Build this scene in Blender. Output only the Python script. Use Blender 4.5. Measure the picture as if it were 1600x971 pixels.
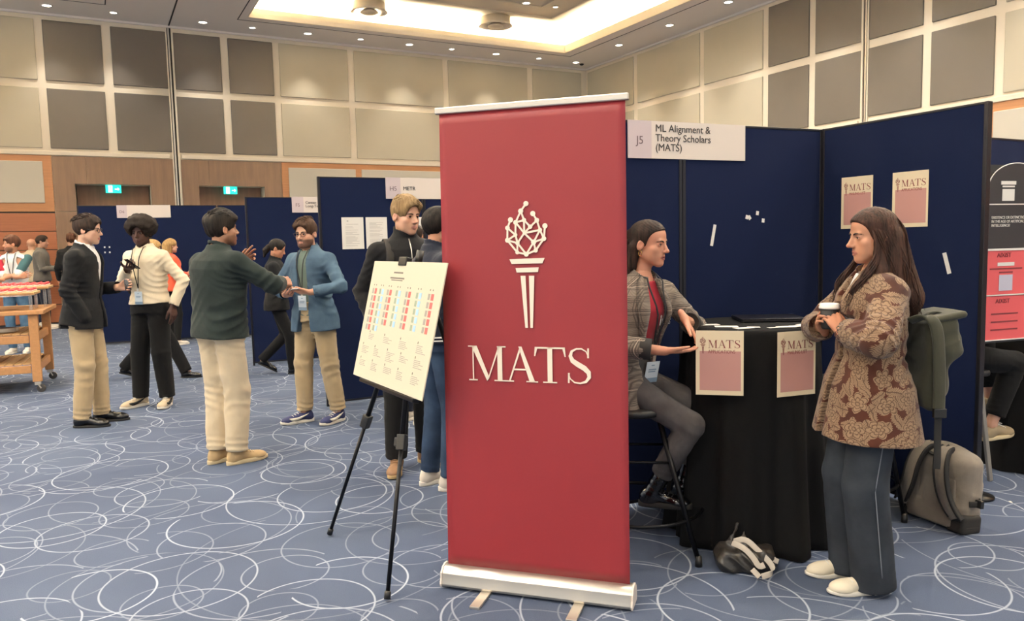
import bpy, math, random
import numpy as np
from mathutils import Matrix, Vector

for _o in list(bpy.data.objects):
    bpy.data.objects.remove(_o)
scene = bpy.context.scene
COL = scene.collection

# ------------------------------------------------------------------ camera
PITCH, ROLL, FPX, CAM_H = .08848, .02198, 1204.8, 1.53
_f = np.array([0, math.cos(PITCH), -math.sin(PITCH)]); _r = np.array([1., 0, 0]); _d = np.cross(_f, _r)
_r2 = math.cos(ROLL)*_r + math.sin(ROLL)*_d; _d2 = -math.sin(ROLL)*_r + math.cos(ROLL)*_d
cam_data = bpy.data.cameras.new('camera'); cam = bpy.data.objects.new('camera', cam_data); COL.objects.link(cam)
cam.matrix_world = Matrix(((_r2[0], -_d2[0], -_f[0], 0), (_r2[1], -_d2[1], -_f[1], 0), (_r2[2], -_d2[2], -_f[2], CAM_H), (0, 0, 0, 1)))
cam_data.sensor_fit = 'HORIZONTAL'; cam_data.sensor_width = 36.0; cam_data.lens = FPX/1600*36
cam_data.clip_start = .05; cam_data.clip_end = 200
scene.camera = cam

# ------------------------------------------------------------------ world, exposure
world = bpy.data.worlds.new('world'); scene.world = world; world.use_nodes = True
world.node_tree.nodes['Background'].inputs[0].default_value = (1.0, .985, .955, 1)
world.node_tree.nodes['Background'].inputs[1].default_value = 1.1
scene.view_settings.view_transform = 'Standard'; scene.view_settings.look = 'None'
scene.view_settings.exposure = 0.2; scene.view_settings.gamma = 1.0; scene.view_settings.use_curve_mapping = False
SPOT_W = 150.0       # one recessed downlight
HALL_W = 500.0       # one unseen lamp added in the raised ceiling to light the hall
COVE_W = 180.0       # cove strip, per metre

# ------------------------------------------------------------------ helpers
PI = math.pi
def lin(h):
    h = h.lstrip('#'); r = []
    for i in (0, 2, 4):
        c = int(h[i:i+2], 16)/255
        r.append(c/12.92 if c <= .04045 else ((c+.055)/1.055)**2.4)
    return tuple(r) + (1.0,)

class NT:
    """small wrapper around a material's nodes"""
    def __init__(s, name):
        s.m = bpy.data.materials.new(name); s.m.use_nodes = True
        s.t = s.m.node_tree; s.b = s.t.nodes['Principled BSDF']
    def n(s, kind, **kw):
        nd = s.t.nodes.new(kind)
        for k, v in kw.items():
            if k.startswith('i_'):
                key = k[2:]; key = int(key) if key.isdigit() else key
                nd.inputs[key].default_value = v
            else: setattr(nd, k, v)
        return nd
    def l(s, a, b): s.t.links.new(a, b)
    def math(s, op, a, b=None, c=None, clamp=False):
        nd = s.t.nodes.new('ShaderNodeMath'); nd.operation = op; nd.use_clamp = clamp
        for i, x in enumerate((a, b, c)):
            if x is None: continue
            if isinstance(x, (int, float)): nd.inputs[i].default_value = x
            else: s.l(x, nd.inputs[i])
        return nd.outputs[0]
    def mix(s, fac, a, b):
        nd = s.t.nodes.new('ShaderNodeMix'); nd.data_type = 'RGBA'
        for sock, x in ((nd.inputs[0], fac), (nd.inputs[6], a), (nd.inputs[7], b)):
            if isinstance(x, (int, float, tuple)): sock.default_value = x
            else: s.l(x, sock)
        return nd.outputs[2]
    def coord(s, scale=(1, 1, 1), rot=(0, 0, 0), which='Object'):
        tc = s.n('ShaderNodeTexCoord'); mp = s.n('ShaderNodeMapping')
        mp.inputs['Scale'].default_value = scale; mp.inputs['Rotation'].default_value = rot
        s.l(tc.outputs[which], mp.inputs[0]); return mp.outputs[0]
    def noise(s, vec, scale, detail=3, rough=.5):
        nd = s.n('ShaderNodeTexNoise'); nd.inputs['Scale'].default_value = scale
        nd.inputs['Detail'].default_value = detail; nd.inputs['Roughness'].default_value = rough
        s.l(vec, nd.inputs['Vector']); return nd.outputs['Fac']
    def ramp(s, fac, lo, hi):
        nd = s.n('ShaderNodeMapRange'); nd.inputs[1].default_value = lo; nd.inputs[2].default_value = hi
        s.l(fac, nd.inputs[0]); return nd.outputs[0]
    def bump(s, h, strength, dist=.01):
        nd = s.n('ShaderNodeBump'); nd.inputs['Strength'].default_value = strength; nd.inputs['Distance'].default_value = dist
        s.l(h, nd.inputs['Height']); s.l(nd.outputs[0], s.b.inputs['Normal']); return nd

def tint(c, k): return tuple(min(1, x*k) for x in c[:3]) + (1.0,)

def mat(name, col, rough=.6, metal=0.0, var=.0, vscale=6.0, bump=0.0, bscale=200.0, bdist=.002, stretch=(1, 1, 1), spec=.5, coat=0.0, sheen=0.0):
    c = lin(col) if isinstance(col, str) else col
    k = NT(name); b = k.b
    b.inputs['Base Color'].default_value = c; b.inputs['Roughness'].default_value = rough; b.inputs['Metallic'].default_value = metal
    b.inputs['Specular IOR Level'].default_value = spec
    if coat: b.inputs['Coat Weight'].default_value = coat; b.inputs['Coat Roughness'].default_value = .12
    if sheen: b.inputs['Sheen Weight'].default_value = sheen
    if var or bump: vec = k.coord(stretch)
    if var:
        nz = k.noise(vec, vscale, 4)
        k.l(k.mix(k.ramp(nz, .3, .7), tint(c, 1-var), tint(c, 1+var)), b.inputs['Base Color'])
    if bump: k.bump(k.noise(vec, bscale, 3), bump, bdist)
    return k.m

def emis(name, col, strength):
    k = NT(name); c = lin(col)
    k.b.inputs['Base Color'].default_value = c; k.b.inputs['Emission Color'].default_value = c; k.b.inputs['Emission Strength'].default_value = strength
    return k.m

def tag(o, label=None, cat=None, group=None, kind=None):
    if label: o['label'] = label
    if cat: o['category'] = cat
    if group: o['group'] = group
    if kind: o['kind'] = kind
    return o

def mesh_from(name, V, Fq, mats, mi=None, smooth=False, colors=None):
    """V (n,3); Fq list of index tuples or (m,4) int array"""
    me = bpy.data.meshes.new(name)
    V = np.asarray(V, dtype=np.float32).reshape(-1, 3)
    if isinstance(Fq, np.ndarray) and Fq.ndim == 2:
        m, k = Fq.shape
        me.vertices.add(len(V)); me.vertices.foreach_set('co', V.ravel())
        me.loops.add(m*k); me.loops.foreach_set('vertex_index', Fq.astype(np.int32).ravel())
        me.polygons.add(m); me.polygons.foreach_set('loop_start', np.arange(0, m*k, k, dtype=np.int32))
        me.update(calc_edges=True)
    else:
        me.from_pydata(V.tolist(), [], [list(map(int, f)) for f in Fq]); me.update()
    for m_ in (mats if isinstance(mats, (list, tuple)) else [mats]): me.materials.append(m_)
    if mi is not None: me.polygons.foreach_set('material_index', np.asarray(mi, dtype=np.int32))
    if smooth: me.polygons.foreach_set('use_smooth', np.ones(len(me.polygons), dtype=bool))
    if colors is not None:
        a = me.color_attributes.new('tone', 'FLOAT_COLOR', 'POINT')
        c4 = np.ones((len(V), 4), dtype=np.float32); c4[:, :3] = colors; a.data.foreach_set('color', c4.ravel())
    return me

def obj(name, me, parent=None, loc=None, rz=None):
    o = bpy.data.objects.new(name, me); COL.objects.link(o)
    if parent is not None: o.parent = parent
    if loc is not None: o.location = loc
    if rz is not None: o.rotation_euler = (0, 0, rz)
    return o

def empty(name, loc=(0, 0, 0), rz=0, parent=None):
    o = obj(name, None, parent, loc, rz); o.empty_display_size = .1; return o

def rotm(ax, ang):
    return np.array(Matrix.Rotation(ang, 3, ax))
def frame(fwd, up=(0, 0, 1)):
    """columns right, forward, up"""
    f = np.array(fwd, float); f /= np.linalg.norm(f)
    r = np.cross(f, np.array(up, float)); r /= np.linalg.norm(r)
    return np.stack([r, f, np.cross(r, f)], 1)

class MB:
    """collects shapes for ONE mesh"""
    def __init__(s): s.v = []; s.f = []; s.m = []
    def add(s, V, F_, mi=0):
        o = len(s.v); s.v += [tuple(map(float, p)) for p in V]
        for f in F_: s.f.append(tuple(int(i)+o for i in f)); s.m.append(mi)
        return s
    def box(s, lo, hi, mi=0, R=None, o=(0, 0, 0)):
        x0, y0, z0 = lo; x1, y1, z1 = hi
        V = np.array([(x0, y0, z0), (x1, y0, z0), (x1, y1, z0), (x0, y1, z0), (x0, y0, z1), (x1, y0, z1), (x1, y1, z1), (x0, y1, z1)], float)
        if R is not None: V = V @ np.asarray(R).T
        V = V + np.array(o)
        return s.add(V, [(3, 2, 1, 0), (4, 5, 6, 7), (0, 1, 5, 4), (1, 2, 6, 5), (2, 3, 7, 6), (3, 0, 4, 7)], mi)
    def bar(s, a, b, w, t, up=(0, 0, 1), mi=0):
        """rectangular bar a->b, width w (sideways), thickness t (along up)"""
        a = np.array(a, float); b = np.array(b, float); L = np.linalg.norm(b-a)
        return s.box((-w/2, 0, -t/2), (w/2, L, t/2), mi, frame(b-a, up), a)
    def tube(s, pts, r, n=8, mi=0, flat=None, closed=False, cap=True):
        P = np.array(pts, float); m = len(P); r = np.broadcast_to(np.array(r, float), (m,))
        T = np.gradient(P, axis=0)
        if closed: T = np.roll(P, -1, 0)-np.roll(P, 1, 0)
        T /= np.linalg.norm(T, axis=1)[:, None]+1e-12
        u = np.array(flat if flat is not None else ((0, 0, 1) if abs(T[0][2]) < .9 else (1, 0, 0)), float)
        V = []; fk = 1.0 if flat is None else None
        for i in range(m):
            x = np.cross(T[i], u); x /= np.linalg.norm(x)+1e-12; y = np.cross(x, T[i])
            if flat is None: u = y
            for j in range(n):
                a = 2*PI*j/n + (PI/n if flat is not None else 0)
                V.append(P[i]+r[i]*(math.cos(a)*x + (1 if flat is None else .25)*math.sin(a)*y))
        F_ = []
        for i in range(m if closed else m-1):
            k = (i+1) % m
            for j in range(n): F_.append((i*n+j, i*n+(j+1) % n, k*n+(j+1) % n, k*n+j))
        if not closed and cap: F_ += [tuple(range(n-1, -1, -1)), tuple((m-1)*n+j for j in range(n))]
        return s.add(V, F_, mi)
    def cyl(s, a, b, r, n=16, mi=0, r2=None): return s.tube([a, b], [r, r if r2 is None else r2], n, mi)
    def lathe(s, prof, n=32, mi=0, o=(0, 0, 0), R=None, a0=0, a1=2*PI):
        full = abs(a1-a0-2*PI) < 1e-6; k = n if full else n+1; V = []
        for (r, z) in prof:
            for j in range(k):
                a = a0+(a1-a0)*j/n; V.append((r*math.cos(a), r*math.sin(a), z))
        V = np.array(V)
        if R is not None: V = V @ np.asarray(R).T
        V = V+np.array(o); F_ = []
        for i in range(len(prof)-1):
            for j in range(n):
                q = (j+1) % k; F_.append((i*k+j, i*k+q, (i+1)*k+q, (i+1)*k+j))
        if full:
            if prof[0][0] > 1e-6: F_.append(tuple(range(k-1, -1, -1)))
            if prof[-1][0] > 1e-6: F_.append(tuple((len(prof)-1)*k+j for j in range(k)))
        return s.add(V, F_, mi)
    def prism(s, poly, o, X, Y, N, t=.001, mi=0):
        """2-D polygon (list of (x,y)) laid in plane o + x X + y Y, from 0 to t along N"""
        o = np.array(o, float); X = np.array(X, float); Y = np.array(Y, float); N = np.array(N, float); n = len(poly)
        V = [o+x*X+y*Y for x, y in poly] + [o+x*X+y*Y+t*N for x, y in poly]
        F_ = [tuple(range(n-1, -1, -1)), tuple(range(n, 2*n))] + [(i, (i+1) % n, n+(i+1) % n, n+i) for i in range(n)]
        return s.add(V, F_, mi)
    def build(s, name, mats, parent=None, smooth=False, bevel=0, seg=2, loc=None, rz=None, sub=0):
        me = mesh_from(name, s.v, s.f, mats, s.m, smooth)
        o = obj(name, me, parent, loc, rz)
        if bevel:
            md = o.modifiers.new('bevel', 'BEVEL'); md.width = bevel; md.segments = seg; md.limit_method = 'ANGLE'
        if sub:
            md = o.modifiers.new('sub', 'SUBSURF'); md.levels = sub; md.render_levels = sub
        if smooth == 'auto': pass
        return o

def copy_tree(o, parent=None):
    c = o.copy(); COL.objects.link(c); c.parent = parent
    for ch in list(o.children): copy_tree(ch, c)
    return c

def text_mesh(name, body, size, mats, parent, o, X, Y, align='LEFT', t=.0008, bold=0.0, xs=1.0, space=1.0):
    """lettering as thin geometry; o = baseline start, X right, Y up"""
    cu = bpy.data.curves.new(name, 'FONT'); cu.body = body; cu.size = size; cu.align_x = align; cu.extrude = t; cu.offset = bold; cu.space_line = space
    cu.resolution_u = 3
    tmp = bpy.data.objects.new(name, cu); COL.objects.link(tmp)
    me = bpy.data.meshes.new_from_object(tmp.evaluated_get(bpy.context.evaluated_depsgraph_get()))
    bpy.data.objects.remove(tmp); bpy.data.curves.remove(cu)
    X = Vector(X).normalized(); Y = Vector(Y).normalized(); N = X.cross(Y)
    me.transform(Matrix(((X[0]*xs, Y[0], N[0], o[0]), (X[1]*xs, Y[1], N[1], o[1]), (X[2]*xs, Y[2], N[2], o[2]), (0, 0, 0, 1))))
    me.materials.clear(); me.materials.append(mats); me.name = name
    return obj(name, me, parent)

m_alu = mat('brushed_aluminium', '#cfc8bc', .35, .85, bump=.05, bscale=400, stretch=(1, 20, 1))
# ------------------------------------------------------------------ the room: u along the back wall from the corner, v out from it
ROOM_LOC = (2.309, 23.0, 0.0); ROOM_RZ = PI + .49337
CEIL = 6.5
def R_(name, mb, mats, parent=None, kind='structure', **kw):
    o = mb.build(name, mats, parent, **kw)
    if parent is None:
        o.location = ROOM_LOC; o.rotation_euler = (0, 0, ROOM_RZ)
        if kind: o['kind'] = kind
    return o

m_cream = mat('cream_paint', '#dfd3be', .7, var=.03, vscale=1.5)
m_ceil = mat('ceiling_paint', '#ebe2d6', .8)
m_ceil2 = mat('raised_ceiling_paint', '#cfc3ad', .55, var=.04, vscale=.8)
m_light_panel = mat('pale_fabric_panel', '#b8b09c', .85, var=.03, vscale=.9, bump=.15, bscale=300)
m_dark_panel = mat('charcoal_fabric_panel', '#625c55', .6, var=.04, vscale=.9, bump=.15, bscale=300)
m_grey_ins = mat('grey_fabric_panel', '#bcb6a8', .85, bump=.15, bscale=300)
m_dark_line = mat('dark_gap', '#2a2622', .8)
def wood(name, col, k=1.25, st=(2, 2, 40), rough=.45):
    c = lin(col); n_ = NT(name); vec = n_.coord(st)
    a = n_.noise(vec, 1.6, 5, .6)
    n_.l(n_.mix(n_.ramp(a, .3, .7), tint(c, 1/k), tint(c, k)), n_.b.inputs['Base Color']); n_.b.inputs['Roughness'].default_value = rough
    n_.bump(a, .08, .004); return n_.m
m_orange = wood('orange_cherry_wood', '#b58056', 1.12, (1.2, 1.2, 22))
m_orange2 = wood('deep_cherry_wood', '#9a5f40', 1.12, (1.2, 1.2, 22))
m_brown = wood('brown_walnut_wood', '#7d6450', 1.15, (9, 9, .7))
m_door = wood('door_walnut_wood', '#7d5c45', 1.15, (9, 9, .7))

def carpet():
    k = NT('blue_swirl_carpet')
    tc = k.n('ShaderNodeTexCoord'); P = tc.outputs['Object']
    total = None
    rng = random.Random(4)
    # each layer: rings around scattered points; neighbouring cells cut the rings into open arcs
    for (sc, r, w, amp) in ((1.25, .36, .0062, .95), (.95, .46, .0058, .8), (1.6, .29, .0058, .85), (1.1, .40, .005, .45), (1.9, .22, .0055, .5), (.8, .56, .005, .4)):
        mp = k.n('ShaderNodeMapping'); mp.inputs['Location'].default_value = (rng.uniform(0, 50), rng.uniform(0, 50), 0)
        mp.inputs['Rotation'].default_value = (0, 0, rng.uniform(0, 3))
        k.l(P, mp.inputs[0])
        vo = k.n('ShaderNodeTexVoronoi'); vo.voronoi_dimensions = '2D'; vo.feature = 'F1'; vo.inputs['Scale'].default_value = sc; vo.inputs['Randomness'].default_value = .75
        k.l(mp.outputs[0], vo.inputs['Vector'])
        sep = k.n('ShaderNodeSeparateColor'); k.l(vo.outputs['Color'], sep.inputs[0])
        d = k.math('DIVIDE', vo.outputs['Distance'], sc)
        rad = k.math('MULTIPLY', k.math('ADD', k.math('MULTIPLY', sep.outputs[0], .5), .72), r)
        q = k.math('ABSOLUTE', k.math('SUBTRACT', d, rad))
        line = k.math('SUBTRACT', 1.0, k.math('DIVIDE', q, w), clamp=True)
        line = k.math('MULTIPLY', k.math('MULTIPLY', line, 1.6, clamp=True), k.math('ADD', k.math('MULTIPLY', sep.outputs[1], .6), .5))
        line = k.math('MULTIPLY', line, amp)
        total = line if total is None else k.math('MAXIMUM', total, line)
    fine = k.noise(P, 260, 2); big = k.noise(P, 1.1, 3)
    base = k.mix(k.ramp(big, .3, .7), lin('#465066'), lin('#505b70'))
    base = k.mix(k.math('MULTIPLY', k.ramp(fine, .35, .65), .35), base, lin('#3b4558'))
    k.l(k.mix(k.math('MULTIPLY', total, .72, clamp=True), base, lin('#b3bac6')), k.b.inputs['Base Color'])
    k.b.inputs['Roughness'].default_value = .95; k.b.inputs['Specular IOR Level'].default_value = .15
    k.bump(fine, .5, .004)
    return k.m
m_carpet = carpet()

R_('floor', MB().box((-.6, -.8, -.2), (24, 26, 0)), m_carpet)

# --- back wall (front face v = 0)
DOORS = ((11.728, 13.203), (9.26, 10.719)); DZ = 2.98; UL = 23.0
wb = MB(); wb.box((-.6, -.7, DZ), (UL, 0, CEIL+.9)); wb.box((-.6, -.7, 0), (UL, -.5, DZ))
for a, b in ((-.6, DOORS[1][0]), (DOORS[1][1], DOORS[0][0]), (DOORS[0][1], UL)): wb.box((a, -.5, 0), (b, 0, DZ))
wall_back = R_('wall_back', wb, m_cream)
ROWS = ((5.125, 6.365), (3.72, 4.965))
BK = [(.187, 1.814, 0), (1.989, 4.396, 0), (4.552, 6.956, 0), (7.115, 8.778, 0), (8.925, 9.93, 1), (10.095, 11.093, 1), (11.242, 12.336, 1), (12.512, 13.601, 1), (13.75, 15.41, 0), (15.57, 17.97, 0), (18.13, 20.5, 0)]
def panel(name, lo, hi, m, parent, bev=.012):
    return MB().box(lo, hi).build(name, m, parent, bevel=bev)
for a, b, dk in BK:
    for z0, z1 in ROWS:
        panel('wall_panel', (a, -.02, z0), (b, .03, z1), m_dark_panel if dk else m_light_panel, wall_back)
# cornice shadow line and base of the cream zone
panel('cornice', (0.0, 0, CEIL-.045), (UL, .05, CEIL), m_ceil, wall_back, .004)
panel('cream_rail', (0, 0, 3.575), (11.05, .045, 3.66), m_cream, wall_back, .006)
panel('cream_rail', (11.3, 0, 3.575), (UL, .045, 3.66), m_cream, wall_back, .006)
# orange wood zones with grey inserts, planks under them
for a, b, ins in ((13.61, UL, ((13.776, 15.4), (15.56, 17.9), (18.1, 20.4))), (0.02, 8.84, ((7.019, 8.684), (4.6, 6.869), (2.05, 4.42), (.2, 1.9)))):
    panel('wood_backing', (a, 0, 0), (b, .006, 2.395), m_dark_line, wall_back, 0)
    panel('wood_band', (a, 0, 2.39), (b, .02, 3.572), m_orange, wall_back, .003)
    for p, q in ins: panel('wall_panel', (p, .02, 2.57), (q, .045, 3.44), m_grey_ins, wall_back)
    for i in range(6):
        panel('wood_plank', (a, 0, .03+i*.39), (b, .02, .03+i*.39+.375), m_orange2, wall_back, .006)
# brown portals around the recessed doors
for u0, u1, d0, d1 in ((11.24, 13.6, 11.728, 13.203), (8.85, 11.07, 9.26, 10.719)):
    panel('portal_board', (d1, 0, 2.395), (u1, .03, 3.56), m_brown, wall_back, .003); panel('portal_board', (u0, 0, 2.395), (d0, .03, 3.56), m_brown, wall_back, .003)
    panel('portal_board', (d1, 0, 0), (u1, .03, 2.385), m_brown, wall_back, .003); panel('portal_board', (u0, 0, 0), (d0, .03, 2.385), m_brown, wall_back, .003)
    panel('portal_board', (d0, 0, DZ), ((d0+d1)/2+.5, .03, 3.56), m_brown, wall_back, .003); panel('portal_board', ((d0+d1)/2+.505, 0, DZ), (d1, .03, 3.56), m_brown, wall_back, .003)
for i, (a, b) in enumerate(DOORS):
    d = R_('door_%d' % (i+1), MB().box((a+.02, -.5, 2.5), (b-.02, -.4, DZ)), m_door)
    mid = (a+b)/2
    for q0, q1, hx in ((a+.02, mid-.004, mid-.08), (mid+.004, b-.02, mid+.08)):
        lf = panel('door_leaf', (q0, -.49, 0.01), (q1, -.42, 2.49), m_door, d, .004)
        MB().tube([(hx, -.42, .95), (hx, -.35, .97), (hx, -.35, 1.33), (hx, -.42, 1.35)], .012, 8).build('door_handle', m_alu, lf, True)
# operable-wall jambs
def jamb(parent, mk):
    mk('jamb_strip', -.075, -.035, .035, m_cream); mk('jamb_gap', -.033, .0, .012, m_dark_line); mk('jamb_strip', .0, .035, .03, m_alu); mk('jamb_gap', .036, .05, .012, m_dark_line); mk('jamb_strip', .052, .08, .035, m_cream)
def _mkb(nm, a, b, t, m): panel(nm, (11.165+a, 0, 0), (11.165+b, t, CEIL), m, wall_back, .002)
jamb(wall_back, _mkb)

# --- right wall (front face u = 0)
wr = MB().box((-.6, -.7, 0), (0, 26, CEIL+.9)); wall_right = R_('wall_right', wr, m_cream)
RW = [(.107, 2.263, 0), (2.442, 4.83, 0), (4.982, 6.803, 0), (6.962, 8.027, 1), (8.187, 9.26, 1), (9.405, 10.469, 1), (10.63, 11.703, 1), (11.86, 13.5, 0), (13.66, 16.0, 0), (16.2, 18.6, 0)]
for a, b, dk in RW:
    for z0, z1 in ROWS:
        panel('wall_panel', (-.02, a, z0+.01), (.03, b, z1+.01), m_dark_panel if dk else m_light_panel, wall_right)
panel('cornice', (0, 0, CEIL-.045), (.05, 26, CEIL), m_ceil, wall_right, .004)
panel('cream_rail', (0, 0, 3.6), (.045, 9.2, 3.68), m_cream, wall_right, .006); panel('cream_rail', (0, 9.43, 3.6), (.045, 26, 3.68), m_cream, wall_right, .006)
for a, b, ins in ((11.64, 26, ((11.726, 13.4), (13.7, 15.9))), (.02, 6.9, ((.2, 2.2), (2.5, 4.7), (5.0, 6.75)))):
    panel('wood_backing', (0, a, 0), (.006, b, 2.395), m_dark_line, wall_right, 0)
    panel('wood_band', (0, a, 2.39), (.02, b, 3.6), m_orange, wall_right, .003)
    for p, q in ins: panel('wall_panel', (.02, p, 2.57), (.045, q, 3.455), m_grey_ins, wall_right)
    for i in range(6): panel('wood_plank', (0, a, .03+i*.39), (.02, b, .03+i*.39+.375), m_orange2, wall_right, .006)
panel('portal_board', (0, 6.92, 0), (.03, 9.2, 3.58), m_brown, wall_right, .003); panel('portal_board', (0, 9.43, 0), (.03, 11.62, 3.58), m_brown, wall_right, .003)
def _mkr(nm, a, b, t, m): panel(nm, (0, 9.323+a, 0), (t, 9.323+b, CEIL), m, wall_right, .002)
jamb(wall_right, _mkr)

# --- ceiling with two raised coffers
COF = ((1.6, 9.72, 1.44, 24.0), (12.75, 20.8, 1.44, 24.0))
cl_ = MB(); zc = CEIL; th = .1
us = [-.6, COF[0][0], COF[0][1], COF[1][0], COF[1][1], 24]
cl_.box((us[0], -.7, zc), (us[1], 26, zc+th)); cl_.box((us[2], -.7, zc), (us[3], 26, zc+th)); cl_.box((us[4], -.7, zc), (us[5], 26, zc+th))
for a, b, c, d in COF:
    cl_.box((a, -.7, zc), (b, c, zc+th)); cl_.box((a, d, zc), (b, 26, zc+th))
ceiling = R_('ceiling', cl_, m_ceil)
CZ = zc+.5
for a, b, c, d in COF:
    s_ = .45
    up = MB(); up.box((a-s_, c-s_, CZ), (b+s_, d+s_, CZ+.1))
    for q in ((a-s_-.05, c-s_-.05, a-s_, d+s_+.05), (b+s_, c-s_-.05, b+s_+.05, d+s_+.05), (a-s_, c-s_-.05, b+s_, c-s_), (a-s_, d+s_, b+s_, d+s_+.05)):
        up.box((q[0], q[1], zc+th), (q[2], q[3], CZ))
    up.build('coffer_ceiling', m_ceil2, ceiling)
    # raised border steps of the coffer ceiling
    for i, in_ in enumerate((1.05, 1.75)):
        fr = MB()
        for q in ((a+in_, c+in_, a+in_+.05, d-in_), (b-in_-.05, c+in_, b-in_, d-in_), (a+in_, c+in_, b-in_, c+in_+.05), (a+in_, d-in_-.05, b-in_, d-in_)):
            fr.box((q[0], q[1], CZ-.03), (q[2], q[3], CZ+.01))
        fr.build('coffer_moulding', m_ceil2, ceiling, bevel=.008)
    tr = MB()
    for q in ((a-.33, c-.31, a-.31, d+.3), (b+.14, c-.31, b+.16, d+.3), (a-.31, c-.31, b+.14, c-.29)):
        tr.box((q[0], q[1], zc-.004), (q[2], q[3], zc+.01))
    tr.build('coffer_shadow_gap', m_dark_line, ceiling)
    lp = MB()
    for q in ((a, c-.03, a+.03, d), (b-.03, c-.03, b, d), (a, c-.03, b, c), (a, d, b, d+.03)):
        lp.box((q[0], q[1], zc-.01), (q[2], q[3], zc+.2))
    lp.build('coffer_lip', m_cream, ceiling, bevel=.01)
    # ceiling boards of the raised field
    bd = 0
    vv = c+1.9
    while vv < c+9:
        panel('ceiling_tile', (a+1.9, vv, CZ-.018), ((a+b)/2-.01, vv+.58, CZ+.01), m_ceil2, ceiling, .004)
        panel('ceiling_tile', ((a+b)/2+.01, vv, CZ-.018), (b-1.9, vv+.58, CZ+.01), m_ceil2, ceiling, .004); vv += .6
    # cove strip lights standing on the lip
    def cove(cu, cv, lu, lv):
        ld = bpy.data.lights.new('cove_strip', 'AREA'); ld.shape = 'RECTANGLE'; ld.size = lu; ld.size_y = lv; ld.energy = COVE_W*max(lu, lv); ld.color = (1, .86, .62)
        lo = bpy.data.objects.new('cove_strip', ld); COL.objects.link(lo); lo.parent = ceiling
        lo.location = (cu, cv, zc+th+.03); lo.rotation_euler = (PI, 0, 0)
    cove((a+b)/2, c-.2, b-a, .1); cove(a-.2, (c+d)/2, .1, d-c); cove(b+.2, (c+d)/2, .1, d-c)
MB().box((11.15, 0.03, zc-.006), (11.18, 26, zc+.02)).build('partition_track', m_dark_line, ceiling)

# --- recessed lamps
m_lamp = emis('lamp_glass', '#fff4de', 14.0)
m_trimw = mat('white_lamp_trim', '#e6ddd0', .4)
def downlight(u, v, z, label, watt, size=.075, group='recessed ceiling downlights', spot=2.3, rad=.07):
    w = Matrix.Rotation(ROOM_RZ, 4, 'Z') @ Vector((u, v, 0)); loc = (w[0]+ROOM_LOC[0], w[1]+ROOM_LOC[1], z)
    t = empty('downlight', loc, ROOM_RZ); tag(t, label, 'ceiling light', group)
    MB().lathe([(size+.03, 0), (size+.03, -.008), (size, -.012), (size, .0)], 20).build('trim_ring', m_trimw, t, True)
    MB().lathe([(size, -.004), (size*.6, -.010), (0, -.012)], 20).build('lamp', m_lamp, t, True)
    if watt:
        ld = bpy.data.lights.new('lamp_beam', 'SPOT'); ld.energy = watt; ld.spot_size = spot; ld.spot_blend = .75; ld.shadow_soft_size = rad; ld.color = (1, .945, .86)
        lo = bpy.data.objects.new('lamp_beam', ld); COL.objects.link(lo); lo.parent = t; lo.location = (0, 0, -.06)
    return t
for i, u in enumerate((13.47, 12.27, 10.52, 9.47, 8.22, 6.95, 5.7, 4.55, 3.27, 1.96, .76)):
    side = 'left of the ceiling track' if u > 11.17 else 'along the back wall'
    downlight(u, .63, CEIL, '%s downlight from the left in the ceiling row along the back wall' % ('first', 'second', 'third', 'fourth', 'fifth', 'sixth', 'seventh', 'eighth', 'ninth', 'tenth', 'eleventh')[i], SPOT_W*(1 if i % 2 == 0 or u > 11.17 else .35), .085 if i % 2 == 0 else .065, spot=1.3)
for i, v in enumerate((2.69, 4.67, 6.57)):
    downlight(.79, v, CEIL, 'small recessed downlight above the right wall, %s from the room corner' % ('nearest', 'second', 'third')[i], SPOT_W, .085, spot=1.3)
for v in (8.6, 10.6, 12.6): downlight(.79, v, CEIL, 'recessed downlight further along the right wall ceiling row', SPOT_W, .085, spot=1.3)
for i, (u, v) in enumerate(((3.88, 3.36), (3.49, 3.91), (3.11, 3.38))):
    downlight(u, v, CZ-.02, 'round lamp in the raised coffer ceiling, %s of the three beside the round diffuser' % ('leftmost', 'rearmost', 'rightmost')[i], SPOT_W*.5, .08 if i < 2 else .05)
# unseen lamps added over the booths and the camera as general light
for a, b, c, d in COF:
    for v in (6.5, 10.0, 13.5, 17.0, 20.5):
        for u in (a+1.3, (a+b)/2, b-1.3):
            downlight(u, v, CZ-.02, 'added large round lamp in the raised hall ceiling, out of view overhead', HALL_W, .16, 'added hall lamps overhead', spot=2.6, rad=.25)

# --- round air diffusers in the coffer, smoke sensor, ceiling hatch
m_diff = mat('diffuser_metal', '#d6ccbc', .45, .1)
for i, (u, v) in enumerate(((7.12, 1.85), (3.98, 2.0))):
    w = Matrix.Rotation(ROOM_RZ, 4, 'Z') @ Vector((u, v, 0))
    t = empty('air_diffuser', (w[0]+ROOM_LOC[0], w[1]+ROOM_LOC[1], CEIL+.285), ROOM_RZ)
    tag(t, 'round metal ceiling air diffuser %s in the lit coffer' % ('nearer the left' if i == 0 else 'nearer the room corner'), 'air diffuser', 'ceiling air diffusers')
    MB().lathe([(.2, .2), (.36, .2), (.37, .05), (.42, .0), (.36, .0), (.3, .06), (.2, .08)], 32).build('outer_ring', m_diff, t, True)
    MB().lathe([(.0, .06), (.15, .05), (.2, .0), (.17, -.02), (.0, -.03)], 28).build('inner_cone', m_ceil2, t, True)
    for k in range(3):
        a = k*2*PI/3; MB().bar((.17*math.cos(a), .17*math.sin(a), .02), (.36*math.cos(a), .36*math.sin(a), .03), .015, .01).build('spoke', m_diff, t)
w = Matrix.Rotation(ROOM_RZ, 4, 'Z') @ Vector((.5, .53, 0))
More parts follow.
